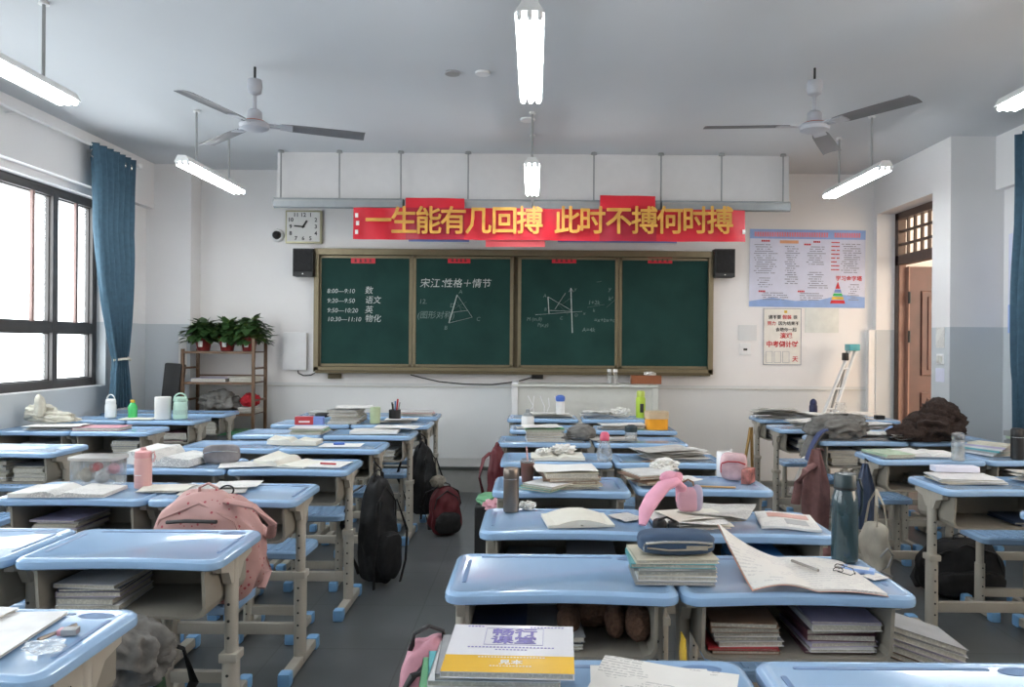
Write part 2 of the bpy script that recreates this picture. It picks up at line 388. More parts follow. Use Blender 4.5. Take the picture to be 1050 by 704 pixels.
# right wall: door bay, then the recessed corridor side
DY0, DY1, DZ = 6.84, 7.95, 2.83
mb = MB(); mb.box(XR, XR+.27, 6.54, DY0, 0, ZC); mb.box(XR, XR+.27, DY1, YB, 0, ZC); mb.box(XR, XR+.27, DY0, DY1, DZ, ZC)
mb.box(XR+.27, XRW+.2, 6.54, 6.60, 0, ZC)
mb.box(XRW, XRW+.2, YR, .2, 0, ZC); mb.box(XRW, XRW+.2, 3.8, 6.54, 0, ZC); mb.box(XRW, XRW+.2, .2, 3.8, 0, WZ0); mb.box(XRW, XRW+.2, .2, 3.8, WZ1, ZC)
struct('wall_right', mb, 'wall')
struct('trim_3', B(3.955, XRW, YR, 6.54, 2.80, ZC), 'wall')
o = struct('window_3', B(XRW, XRW+.1, .2, 3.8, WZ0-.02, WZ0+.005), 'white')
f = MB(); 
for q in ((.2, 3.8, WZ0, WZ0+.07), (.2, 3.8, WZ1-.07, WZ1), (.2, .27, WZ0, WZ1), (3.73, 3.8, WZ0, WZ1), (1.97, 2.04, WZ0, WZ1), (.2, 3.8, 2.1, 2.16)): f.box(XRW+.09, XRW+.16, *q)
f.build('window_frame', 'alu', o, smooth=False)
B(XRW+.12, XRW+.124, .25, 3.75, WZ0+.05, WZ1-.05).build('pane', 'glass', o, smooth=False)
# teacher's platform and its edge strip
struct('trim_4', B(-1.95, 2.1, 7.4, YB, 0, .235), 'plat')
struct('trim_5', B(-1.95, 2.1, 7.385, 7.43, .215, .245), 'platedge')
struct('trim_8', B(-2.47, 2.42, 7.27, 7.30, 2.74, ZC), 'panelwhite')          # white panel added for the bright band behind the board lamp rods
struct('trim_6', B(3.50, XR, YB-.07, YB, 0, 1.62), 'white')               # boxed pipe in the right corner
struct('trim_7', B(-3.53, 3.5, YB-.012, YB, .98, .99), 'cream')           # thin dado strip across the back wall
# door with barred transom, leaf standing open into the corridor
D = struct('door_1', MB().box(XR+.19, XR+.27, DY1-.07, DY1, 0, DZ).box(XR+.19, XR+.27, DY0, DY0+.07, 0, DZ).box(XR+.19, XR+.27, DY0, DY1, DZ-.07, DZ).box(XR+.19, XR+.27, DY0, DY1, 2.29, 2.39), 'doorframe')
g = MB()
for k in range(1, 7): yy = DY0+.07+k*(DY1-DY0-.14)/7; g.box(XR+.215, XR+.24, yy-.014, yy+.014, 2.38, DZ-.06)
for zz in (2.50, 2.635): g.box(XR+.21, XR+.235, DY0+.05, DY1-.05, zz-.013, zz+.013)
g.build('transom_bars', 'doorframe', D, smooth=False)
lf = B(XR+.275, XR+1.25, DY1-.13, DY1-.08, .01, 2.27, bev=.004).build('door_leaf', 'doorwood', D, smooth=False)
pm = MB()
for x0, x1, z0, z1 in ((XR+.40, XR+.78, 1.15, 2.02), (XR+.40, XR+.78, .2, .98), (XR+.86, XR+1.17, 1.15, 2.02), (XR+.86, XR+1.17, .2, .98)):
    pm.box(x0, x1, DY1-.148, DY1-.128, z0, z1, bev=.009); pm.box(x0+.06, x1-.06, DY1-.160, DY1-.14, z0+.06, z1-.06, bev=.007)
pm.build('door_moulding', 'doorwood', lf, smooth=False)
B(XR+.268, XR+.28, DY1-.14, DY1-.075, .01, 2.27).build('door_edge', 'doorpink', lf, smooth=False)
B(XR+.20, XR+.265, DY1-.085, DY1-.071, 0.0, 2.29).build('door_stop', 'doorpink', D, smooth=False)
for zz in (1.55, 1.95):
    MB().lathe([(.014, -.06), (.014, .06)], 10, (XR+.27, DY1-.155, zz)).build('hinge', 'black', D)
# corridor outside the door
struct('floor_corridor', B(XRW+.2, 7.0, 2, 14, -.12, -.02), 'corr')
struct('wall_corridor', MB().box(6.6, 6.75, 2, 14, -.02, 1.15).box(XRW+.2, 7, 13.8, 14, -.02, 3.4).box(4.0, 4.2, YB+.2, 13.8, -.02, 3.4), 'corr')
struct('ceiling_corridor', B(XRW+.2, 7.0, 2, 14, 3.4, 3.5), 'corr')

# ================================================================ chalkboard
BY = YB-.09
def bp(px, py, Y=BY): return py_(px, py, Y)
x0, z1 = bp(322, 254).x, bp(527, 256).z; x1 = bp(732, 257).x; z0 = bp(527, 382.5).z
W = x1-x0; H = z1-z0
bd = empty('sliding_chalkboard', 'long dark green four-panel sliding chalkboard in a bronze frame on front wall', 'chalkboard', (x0, YB, z0))
f = MB(); f.box(0, W, -.09, 0, 0, .055, bev=.004); f.box(0, W, -.10, 0, H-.065, H, bev=.004); f.box(0, .05, -.09, 0, 0, H); f.box(W-.05, W, -.09, 0, 0, H)
f.build('outer_frame', 'bronze', bd, smooth=False)
B(.05, W-.05, -.02, -.005, .05, H-.06).build('inner_back', 'bronze_dark', bd, smooth=False)
B(.04, W-.04, -.15, -.09, -.012, .02).build('chalk_tray', 'bronze_dark', bd, smooth=False)
pan = [(326, 421, .045), (424, 525, .065), (532, 633, .065), (636, 730, .045)]
panels = []
for a, b, d in pan:
    xa, xb = bp(a, 320).x-x0, bp(b, 320).x-x0
    p = B(xa+.02, xb-.02, -d, -d+.012, .075, H-.085).build('board_panel', 'board', bd, smooth=False)
    fr = MB()
    for q in ((xa-.012, xa+.022, .06, H-.07), (xb-.022, xb+.012, .06, H-.07), (xa, xb, .06, .085), (xa, xb, H-.095, H-.07)): fr.box(q[0], q[1], -d-.008, -d+.02, q[2], q[3])
    fr.build('panel_frame', 'bronze', p, smooth=False)
    panels.append((p, d))
def chalk(panel, name='chalk_drawing', m='chalk'):
    return panels[panel]
def strokes(panel, segs, m='chalk', r=.0045):
    p, d = panels[panel]; b = MB()
    for sg in segs:
        pts = [(bp(px, py).x-x0, -d-.001, bp(px, py).z-z0) for px, py in sg]
        for q, s in zip(pts, pts[1:]):
            b.tube([q, s], r, 4, flat=.4)
    b.build('chalk_drawing', m, p, smooth=False)
def ctext(panel, s, px, py, size, m='chalk', align='LEFT', shear=.15):
    p, d = panels[panel]; q = bp(px, py)
    text(s, size, m, 'chalk_writing', p, (q.x-x0, -d-.001, q.z-z0), ext=.0006, align=align, shear=shear, off=0)
for s, t, yy in (('8:00—9:10', '数', 298), ('9:20—9:50', '语文', 308), ('9:50—10:20', '英', 318), ('10:30—11:10', '物化', 327)):
    ctext(0, s, 334, yy, .066); ctext(0, t, 373, yy-.4, .085)
ctext(1, '宋江：', 430, 290.5, .105); ctext(1, '性格＋情节', 454, 290.5, .10)
ctext(1, '12.', 429, 309, .07, 'chalkfaint'); ctext(1, '(图形对称)', 427, 323, .085, 'chalkfaint')
strokes(1, [[(468.5, 302), (460, 331), (484, 325), (468.5, 302)], [(464, 320), (479, 318)]])
strokes(1, [[(466, 316), (478, 309)], [(467, 312), (476, 316)], [(469, 309), (473, 319)]], 'chalkfaint', .003)
for t, a, b in (('A', 470, 299), ('B', 455, 336), ('C', 488, 327), ('D', 461, 313)): ctext(1, t, a, b, .06, 'chalkfaint')
strokes(2, [[(585.5, 295), (587, 341)], [(549, 322.5), (597, 319)], [(562, 304), (563, 321)], [(562, 304), (586, 318)], [(563, 318), (586, 319)], [(569, 317), (580, 300)], [(585.5, 295), (583.5, 299)], [(585.5, 295), (588, 299)]], r=.004)
strokes(2, [[(602, 315), (620, 312)], [(622, 315), (631, 307)], [(612, 289), (617, 288)], [(576, 312), (584, 306)], [(573, 312), (582, 322)]], 'chalkfaint', .003)
for t, a, b, s in (('y', 589, 296, .05), ('x', 598, 321, .05), ('A', 557, 303, .05), ('B', 558, 317, .045), ('O', 589, 323, .045), ('C', 574, 326, .045), ('M (m,0)', 540, 327, .05), ('P(x,y)', 551, 333, .05),
                   ('1+2k', 603, 310, .06), ('k', 608, 318, .05), ('y', 624, 296, .06), ('k²', 624, 306, .06), ('=x+bx+c', 609, 328, .06), ('A=4k', 597, 338, .06)): ctext(2, t, a, b, s, 'chalkfaint')
for a, b, pn in ((359, 384, 0), (459, 482, 1), (566, 591, 2), (665, 690, 3)):
    p, d = panels[pn]; xa, xb = bp(a, 264).x-x0, bp(b, 264).x-x0; zz = bp((a+b)/2, 266.5).z-z0
    t = B(xa, xb, -d-.006, -d, zz-.03, zz+.03).build('red_tag', 'red', bd, smooth=False)
    m = MB(); n = 4
    for k in range(n):
        xx = xa+.05+(xb-xa-.1)*k/(n-1); m.box(xx-.014, xx+.014, -d-.008, -d-.005, zz-.016, zz-.006); m.box(xx-.012, xx+.010, -d-.008, -d-.005, zz+.004, zz+.012); m.box(xx-.003, xx+.003, -d-.008, -d-.005, zz-.016, zz+.016)
    m.build('tag_marks', 'inkblack', t, smooth=False)
# items hanging on the front wall
def wallbox(px0, py0, px1, py1, depth, Y=YB):
    a, b = py_(px0, (py0+py1)/2, Y), py_(px1, (py0+py1)/2, Y); c, d = py_((px0+px1)/2, py0, Y), py_((px0+px1)/2, py1, Y)
    return a.x, b.x, d.z, c.z
for q, lab in (((300, 254.5, 321, 283), 'black box loudspeaker beside the left end of the chalkboard'), ((733, 255, 754, 284), 'black box loudspeaker beside the right end of the chalkboard')):
    a, b, c, d = wallbox(*q, 0, YB-.16)
    s = empty('wall_loudspeaker', lab, 'loudspeaker', ((a+b)/2, YB, (c+d)/2)); hw, hh = (b-a)/2, (d-c)/2
    B(-hw, hw, -.16, -.02, -hh, hh, bev=.006).build('cabinet', 'black', s, smooth=False)
    B(-hw+.015, hw-.015, -.168, -.155, -hh+.045, hh-.015, bev=.003).build('grille', 'blackcloth', s, smooth=False)
    MB().lathe([(.007, -.003), (.007, .003)], 10, mtx=Matrix.Translation((0, -.163, -hh+.025)) @ Matrix.Rotation(PI/2, 4, 'X')).build('badge', 'chrome', s)
    B(-.03, .03, -.03, 0, -.05, .05).build('bracket', 'black', s, smooth=False)
a, b, c, d = wallbox(292.5, 215.5, 330, 249.5, 0, YB-.04)
ck = empty('wall_clock', 'square white wall clock with gold rim above the left loudspeaker', 'clock', ((a+b)/2, YB, (c+d)/2)); hw, hh = (b-a)/2, (d-c)/2
B(-hw, hw, -.045, 0, -hh, hh, bev=.012).build('rim', mat('clock_rim', (.45, .42, .28), .35, metal=.4), ck)
fc = B(-hw+.02, hw-.02, -.05, -.03, -hh+.02, hh-.02).build('dial', 'paper', ck, smooth=False)
for k in range(12):
    an = math.radians(90-30*(k+1)); rr = .142/max(abs(math.cos(an)), abs(math.sin(an)))*.93; rr = min(rr, .155)
    text(str(k+1), .058, 'inkblack', 'numeral', fc, (rr*math.cos(an), -.051, rr*math.sin(an)*.93), off=.0012, ext=.0008)
for an, ln, wd, nm in ((175, .095, .007, 'minute_hand'), (58, .075, .009, 'hour_hand')):
    r_ = math.radians(an)
    MB().box(-.015, ln, -.0585, -.055, -wd, wd, mtx=Matrix.Rotation(-r_, 4, 'Y')).build(nm, 'inkblack', ck, smooth=False)
q = py_(285, 241.5, YB)
cm = empty('dome_camera', 'small white dome security camera left of the square clock', 'camera', q)
MB().lathe([(.07, 0), (.07, .02), (.06, .035)], 20, mtx=Matrix.Rotation(PI/2, 4, 'X')).build('mount', 'white', cm)
MB().lathe([(.045, .03), (.043, .055), (.03, .075), (.012, .083)], 16, mtx=Matrix.Rotation(PI/2, 4, 'X')).build('dome', 'black', cm)
# wall box with cable
a, b, c, d = wallbox(289.5, 340.5, 314, 379.5, 0, YB-.05)
ap = empty('wall_control_box', 'blank white plastic wall box left of the chalkboard', 'wall box', ((a+b)/2, YB, (c+d)/2)); hw, hh = (b-a)/2, (d-c)/2
B(-hw, hw, -.05, 0, -hh, hh, bev=.012).build('housing', 'white', ap)
MB().tube([(.03, -.02, -hh+.01), (.035, -.02, -hh-.03), (.09, -.02, -hh-.055), (.17, -.02, -hh-.05), (.22, -.02, -hh-.02)], .006).build('cable', 'black', ap)
# hanging cable under the board
pts = [py_(x, y, YB-.02) for x, y in ((421, 384), (432, 387), (450, 391), (475, 393.5), (505, 394), (530, 391), (545, 387), (552, 384))]
tag(MB().tube(pts, .006, 6).build('cable', 'black'), 'thin black cable sagging below the middle of the chalkboard', 'cable')
def small_box(name, q, dep, m, lab, cat, Y=YB):
    a, b, c, d = wallbox(*q, 0, Y-dep); o = MB().box(-(b-a)/2, (b-a)/2, -dep, 0, -(d-c)/2, (d-c)/2, bev=.004).build(name, m, loc=((a+b)/2, Y, (c+d)/2)); tag(o, lab, cat); return o
o = small_box('wall_socket', (758.5, 352, 770, 364), .012, 'white', 'white wall socket left of the countdown poster', 'socket')
small_box('junction_cover', (757, 333, 776, 349), .008, 'wall_back', 'blank cover plate above the wall socket left of countdown poster', 'cover plate')
B(-.02, .02, -.014, -.011, -.012, .01).build('socket_holes', 'inkblack', o, smooth=False)
small_box('board_bracket', (545, 384, 557, 388.5), .05, 'black', 'small black bracket under the centre of the chalkboard', 'bracket')
small_box('board_bracket', (336, 383, 349, 388), .05, 'bronze_dark', 'small brown bracket under the left end of the chalkboard', 'bracket')
small_box('blank_notice', (825.5, 316, 860, 341), .004, mat('pale_notice', (.70, .72, .68), .6), 'blank pale notice sheet right of the red countdown poster', 'notice')
o = small_box('column_notice', (183, 345, 191.5, 384), .004, 'paper', 'narrow white sheet on the left corner column beside the plant shelf', 'notice', 7.8)
# banner strips printed on the wall above the board
for q, lab in (((419, 240, 481, 250), 'white strip with blue edge under left half of red banner'), ((572, 242, 694, 250), 'white strip with blue edge under right half of red banner')):
    o = small_box('slogan_strip', q, .006, 'paper', lab, 'strip'); a, b, c, d = wallbox(*q, 0)
    B(-(b-a)/2, (b-a)/2, -.008, -.005, -.028, .012).build('blue_band', 'wblue', o, smooth=False)

# ================================================================ board lamps on rods, and the red banner hung from them
RY = 7.2
rz0, rz1 = 2.735, 2.815
for (a, b), rods, lab in zip(((283, 415), (416, 545), (547, 676), (677, 808)), ((288, 348, 411), (480,), (609,), (677.8, 740, 803)),
                             ('above the clock', 'above the left half of the red banner', 'above the right half of the red banner', 'above the blue wall poster')):
    xa, xb = py_(a, 208, RY).x, py_(b, 208, RY).x
    zz = py_((a+b)/2, (209+206)/2-.2, RY).z; zz = 2.752
    L = empty('board_lamp', 'grey suspended board lamp trough, unlit, '+lab, 'board lamp', ((xa+xb)/2, RY, zz))
    h = (xb-xa)/2-.004
    MB().prism([(-.09, .02), (-.075, .045), (.05, .045), (.06, -.03), (-.06, -.05), (-.09, -.04)], -h, h, 'x').build('trough', 'railgrey', L, smooth=False)
    MB().prism([(-.092, .012), (-.092, .026), (-.08, .026), (-.08, .012)], -h, h, 'x').build('ridge', 'rodgrey', L, smooth=False)
    for rx in rods:
        X = py_(rx, 180, RY).x-(xa+xb)/2
        r = MB().lathe([(.008, .04), (.008, ZC-zz-.01)], 8, (X, 0, 0)).build('rod', 'rodgrey', L)
        MB().lathe([(.03, ZC-zz-.02), (.025, ZC-zz)], 12, (X, 0, 0)).build('ceiling_cup', 'rodgrey', r)
bY = 7.07
xa, xb = py_(362, 230, bY).x, py_(764, 230, bY).x; zt = py_(563, 214, bY).z; zb = py_(563, 246.5, bY).z
bn = empty('slogan_banner', 'long red banner with big yellow characters hung under the board lamps', 'banner', ((xa+xb)/2, bY, (zt+zb)/2))
hw, hh = (xb-xa)/2, (zt-zb)/2
def wav(x, z): return .012*math.sin(x*7+z*3)+.008*math.sin(x*17+1+z*8)+.008*math.sin(x*3.1)
def sheet(x0_, x1_, z0_, z1_, yo, n=40):
    b = MB(); 
    g1 = b.grid(lambda u, v: (x0_+(x1_-x0_)*u, yo+wav(x0_+(x1_-x0_)*u, z0_+(z1_-z0_)*v), z0_+(z1_-z0_)*v), n, 4)
    g2 = b.grid(lambda u, v: (x0_+(x1_-x0_)*u, yo+.003+wav(x0_+(x1_-x0_)*u, z0_+(z1_-z0_)*v), z0_+(z1_-z0_)*v), n, 4)
    return b
sheet(-hw, hw, -hh, hh, 0, 80).build('red_sheet', 'red', bn)
def bx(px): return py_(px, 225, bY).x-bn.location.x
sheet(bx(416), bx(476), -hh, hh, -.006, 20).build('overlap_sheet', 'reddark', bn)
sheet(bx(615), bx(673), -hh, hh, -.006, 20).build('overlap_sheet', 'reddark', bn)
for a, b_, t in ((416, 476, 203), (615, 672, 200.5)):
    z2 = py_((a+b_)/2, t, bY).z-bn.location.z
    sheet(bx(a), bx(b_), hh-.005, z2, -.004, 12).build('folded_flap', 'red', bn)
sheet(bx(498), bx(559), -hh-.06, -hh, .02, 12).build('faded_sheet', 'redpale', bn)
for ch, cx_ in zip('一生能有几回搏此时不搏何时搏', (389, 415, 440, 465.5, 491, 517.5, 543.5, 581.5, 607, 634, 660.5, 686, 712, 737.5)):
    t = text(ch, .27, 'gold', 'banner_character', bn, (bx(cx_), -.042, py_(cx_, 230-1.5, bY).z-bn.location.z), off=0, ext=.002, sx=.93, bold=.0045)
for k, (px, py) in enumerate(((366, 221), (367, 229), (366, 238), (762, 238))):
    q = py_(px, py, bY); MB().box(-.012, .016, -.012, -.008, -.02, .02).build('tape', 'paper', bn, loc=(q.x-bn.location.x, -.012, q.z-bn.location.z), smooth=False)

# ================================================================ posters
def poster(name, q, m, lab, cat):
    a, b, c, d = wallbox(*q, 0, YB-.006); o = empty(name, lab, cat, ((a+b)/2, YB-.002, (c+d)/2)); w_, h_ = b-a, d-c
    B(-w_/2, w_/2, -.006, 0, -h_/2, h_/2).build('sheet', m, o, smooth=False); return o, w_, h_
po, pw, ph = poster('rules_poster', (768.5, 235.5, 887, 315), 'ppale', 'large pale blue printed poster with tiny text and a rainbow pyramid', 'poster')
po.rotation_euler = (0, .006, 0)
def PX(u): return -pw/2+u*pw
def PZ(v): return ph/2-v*ph
m = MB(); m.box(PX(0), PX(1), -.008, -.005, PZ(.12), PZ(0)); m.build('header_band', 'pblue', po, smooth=False)
m = MB(); m.prism([(PX(0), PZ(1)), (PX(1), PZ(1)), (PX(1), PZ(.86)), (PX(.8), PZ(.83)), (PX(.62), PZ(.9)), (PX(.4), PZ(.92)), (PX(.2), PZ(.88)), (PX(0), PZ(.93))], -.008, -.0055, 'y'); m.build('footer_wave', 'pblue', po, smooth=False)
def dashes(x0_, x1_, z, h, n, fill=.8, rnd=R, skip=.06):
    x = x0_
    while x < x1_:
        wd = (x1_-x0_)/n*fill
        if rnd.random() > skip: m.box(x, x+wd, -.0095, -.0075, z-h/2, z+h/2)
        x += (x1_-x0_)/n
m = MB(); dashes(PX(.04), PX(.68), PZ(.065), .05, 30, .72, skip=0); m.build('title_print', 'inkpink', po, smooth=False); m = MB(); dashes(PX(.73), PX(.96), PZ(.065), .05, 11, .72, skip=0); m.build('title_print', 'inkpink', po, smooth=False)
m = MB()
for x0_, x1_, v0, v1 in ((.03, .23, .2, .58), (.06, .2, .63, .77), (.3, .43, .22, .7), (.49, .66, .22, .47), (.5, .67, .55, .76), (.79, .96, .18, .56), (.85, .96, .7, .9), (.1, .33, .82, .92), (.42, .65, .82, .92)):
    v = v0
    while v < v1:
        dashes(PX(x0_+R.random()*.03), PX(x1_-R.random()*.05), PZ(v), .009, 14, .8, skip=.15); v += .028
m.build('body_print', 'inkgrey', po, smooth=False)
m = MB(); v = .16
while v < .56: dashes(PX(.705), PX(.765), PZ(v), .012, 5, .8); v += .05
for u, v in ((.1, .15), (.55, .155), (.08, .8), (.42, .795), (.47, .19)): dashes(PX(u), PX(u+.06), PZ(v), .018, 4, .8, skip=0)
m.build('red_print', 'inkred', po, smooth=False)
m = MB(); m.box(PX(.26), PX(.42), -.0095, -.0075, PZ(.18), PZ(.14)); m.build('orange_label', mat('poster_orange', (.75, .38, .22), .5), po, smooth=False)
text('学习金字塔', .056, 'inkred', 'pyramid_title', po, (PX(.86), -.008, PZ(.625)), off=.001, ext=.0006)
lv = [('inkred', 0, .30), ('wblue', .32, .47), ('cgreen', .5, .62), ('cyellow', .64, .8), ('inkred', .82, 1)]
for k, (mm, t0, t1) in enumerate([('inkred', 0, .32), ('wblue', .35, .50), ('green', .53, .66), ('cyellow', .69, .82), ('inkred', .85, 1)]):
    cx_, z_t, z_b, wb = PX(.765), PZ(.665), PZ(.945), .065*pw
    MB().prism([(cx_-wb*t1, z_t+(z_b-z_t)*t1), (cx_+wb*t1, z_t+(z_b-z_t)*t1), (cx_+wb*t0+.001, z_t+(z_b-z_t)*t0), (cx_-wb*t0-.001, z_t+(z_b-z_t)*t0)], -.0105, -.008, 'y').build('pyramid_step', mm, po, smooth=False)
co, cw, ch_ = poster('countdown_poster', (782.5, 316, 821.5, 374), 'paperp', 'small cream countdown poster with red characters under the blue poster', 'poster')
m = MB()
for q in ((-cw/2, cw/2, -ch_/2, -ch_/2+.006), (-cw/2, cw/2, ch_/2-.006, ch_/2), (-cw/2, -cw/2+.006, -ch_/2, ch_/2), (cw/2-.006, cw/2, -ch_/2, ch_/2)): m.box(q[0], q[1], -.008, -.005, q[2], q[3])
m.build('border', 'inkgrey', co, smooth=False)
def ct(s, u, v, size, mm, **k): text(s, size, mm, 'poster_writing', co, ((u-.5)*cw, -.008, (.5-v)*ch_), ext=.0006, **k)
ct('请不要', .30, .16, .046, 'inkblack', off=.0006); ct('假装', .62, .16, .048, 'inkred', off=.0008); ct('很', .84, .16, .044, 'inkblack', off=.0006)
ct('努力', .22, .27, .046, 'inkred', off=.0006); ct('因为结果不', .67, .27, .044, 'inkblack', off=.0006)
ct('会陪你一起', .6, .38, .044, 'inkblack', off=.0006); ct('演戏', .60, .49, .066, 'inkred', off=.001)
ct('中考倒计时', .5, .64, .068, 'inkred', off=.0018); ct('天', .84, .90, .062, 'inkred', off=.001)
m = MB()
for u in (.16, .38, .60):
    a, b, c, d = (u-.5)*cw-.035, (u-.5)*cw+.035, (.5-.96)*ch_, (.5-.76)*ch_
    for q in ((a, b, c, c+.003), (a, b, d-.003, d), (a, a+.003, c, d), (b-.003, b, c, d)): m.box(q[0], q[1], -.008, -.005, q[2], q[3])
m.build('number_box', 'inkgrey', co, smooth=False)
MB().box(.02, .05, -.008, -.005, ch_/2-.05, ch_/2-.022).build('yellow_mark', 'cyellow', co, smooth=False)
# poster on the recessed right wall, papers and switch on the right column
pr = empty('blue_wall_poster', 'blue and white printed poster on the far right wall beside curtain', 'poster', (XRW-.002, 6.30, 1.99))
B(-.006, 0, -.16, .16, -.42, .42).build('sheet', 'ppale', pr, smooth=False)
m = MB(); m.box(-.008, -.005, -.16, .16, -.42, -.18); m.build('blue_foot', 'pblue', pr, smooth=False)
m = MB()
for k in range(12): m.box(-.008, -.005, -.12+R.random()*.02, .12-R.random()*.05, .3-k*.038, .312-k*.038)
m.build('print_lines', 'wblue', pr, smooth=False)
q = empty('switch_plate', 'white double switch plate on the column right of the door', 'switch', (XR, 6.68, 1.34))
B(-.012, 0, -.055, .055, -.045, .045, bev=.004).build('plate', 'white', q)
for s in (-1, 1): B(-.017, -.01, s*.025-.02, s*.025+.02, -.03, .03, bev=.003).build('rocker', 'cream', q)
o = B(-.004, 0, -.07, .07, -.09, .09).build('wall_note', 'page', loc=(XR, 6.69, 1.53), smooth=False); tag(o, 'small printed note taped above the white double switch', 'notice')
o = B(-.004, 0, -.07, .07, -.06, .06).build('wall_note', 'ppale', loc=(XR, 6.69, 1.20), smooth=False); tag(o, 'small pale note taped below the white double switch', 'notice')

# ================================================================ ceiling lamps and fans
def tube_lamp():
    L = empty('tube_lamp', '', 'ceiling lamp', (0, 0, 0)); z = 2.80
    MB().prism([(-.062, z+.002), (-.03, z+.05), (.03, z+.05), (.062, z+.002), (.057, z), (.028, z+.04), (-.028, z+.04), (-.057, z)], -.56, .56, 'y').build('reflector', 'lampwhite', L, smooth=False)
    for s in (-1, 1): MB().prism([(-.055, z+.004), (-.03, z+.05), (.03, z+.05), (.055, z+.004)], s*.563-.005, s*.563+.005, 'y').build('end_plate', 'lampwhite', L, smooth=False)
    for x in (-.042, 0, .042):
        t = MB().tube([(x, -.535, z-.014), (x, .535, z-.014)], .014, 12).build('tube', 'tube', L)
        for s in (-1, 1): MB().tube([(x, s*.535, z-.014), (x, s*.552, z-.012), (x, s*.555, z+.012)], .012, 10).build('tube_holder', 'lampwhite', t)
    for s in (-.32, .32):
        r = MB().lathe([(.009, z+.04), (.009, ZC-.01)], 8, (0, s, 0)).build('rod', 'rodgrey', L)
        MB().lathe([(.028, ZC-.015), (.024, ZC)], 12, (0, s, 0)).build('ceiling_cup', 'lampwhite', r)
    return L
lamps = [(-2.67, 6.30, 'far left lit three-tube lamp below the left ceiling fan'), (-.03, 6.28, 'far centre lit three-tube lamp above the red banner'), (2.64, 6.30, 'far right lit three-tube lamp beside the right ceiling fan'),
         (-2.645, 3.76, 'near left lit three-tube lamp cut by the left photo edge'), (-.03, 3.66, 'near centre lit three-tube lamp at the top of the photo'), (2.64, 3.73, 'near right lit three-tube lamp cut by the right photo edge'),
         (-2.66, .6, 'left lit three-tube lamp of the rearmost lamp row'), (0, .6, 'centre lit three-tube lamp of the rearmost lamp row'), (2.64, .6, 'right lit three-tube lamp of the rearmost lamp row')]
L0 = tube_lamp()
for k, (x, y, lab) in enumerate(lamps):
    if k == 0: L0.location = (x, y, 0); L0['label'] = lab; L0['group'] = 'suspended tube lamps'
    else: dup(L0, (x, y, 0), 0, lab, 'suspended tube lamps')
def fan(loc, ang, lab):
    F = empty('ceiling_fan', lab, 'ceiling fan', loc, math.radians(ang), 'ceiling fans'); h = -.385
    MB().tube([(0, 0, -.005), (0, 0, -.10)], .008, 8).build('hook', 'black', F)
    MB().lathe([(.02, -.085), (.045, -.09), (.05, -.13), (.042, -.175), (.018, -.19)], 18).build('canopy', 'fanwhite', F)
    MB().lathe([(.013, -.18), (.013, -.31)], 12).build('down_rod', 'fanwhite', F)
    MB().lathe([(.03, -.285), (.046, -.30), (.05, -.355), (.03, -.365)], 18).build('motor_cap', 'fanwhite', F)
    MB().lathe([(.05, -.356), (.07, -.362), (.07, -.37), (.05, -.372)], 20).build('red_ring', 'fanred', F)
    MB().lathe([(.05, -.365), (.088, -.372), (.098, -.39), (.09, -.41), (.055, -.425), (.02, -.43)], 28).build('motor_housing', 'fanwhite', F)
    for k in range(3):
        mt = Matrix.Rotation(2*PI*k/3, 4, 'Z') @ Matrix.Translation((0, 0, h)) @ Matrix.Rotation(math.radians(-9), 4, 'X')
        b = MB(); n0 = len(b.bm.verts)
        b.slab(lambda u, v: (.17+u*.54, (v-.5)*(.105+.02*math.sin(u*PI*.5))*(1 if u > 0 else .85), .008*math.sin(v*PI)-.012*u), 8, 4, .003)
        bmesh.ops.transform(b.bm, matrix=mt, verts=b.bm.verts)
        bl = b.build('blade', 'fanblade', F)
        a = MB().box(.08, .24, -.03, -.012, -.006, .002).box(.08, .24, .012, .03, -.006, .002).box(.16, .24, -.04, .04, -.007, .001)
        bmesh.ops.transform(a.bm, matrix=mt, verts=a.bm.verts); a.build('blade_iron', 'fanwhite', bl, smooth=False)
fan((-1.855, 5.01, ZC), 18, 'left three-blade ceiling fan, off white motor with dark blades')
fan((1.81, 4.95, ZC), 180, 'right three-blade ceiling fan, off white motor with dark blades')
for px, py, r_, lab in ((464, 74, .05, 'grey round ceiling cover, left of the pair by the centre lamp'), (495, 74, .05, 'white round ceiling cover, right of the pair by the centre lamp'), (541, 122, .06, 'flat ceiling plate behind the near centre lamp')):
    q = pt(px, py, ZC)
    tag(MB().lathe([(r_, -.014), (r_, 0)], 20, tuple(q)).build('ceiling_cover', 'rodgrey' if 'grey' in lab else 'lampwhite'), lab, 'ceiling cover')

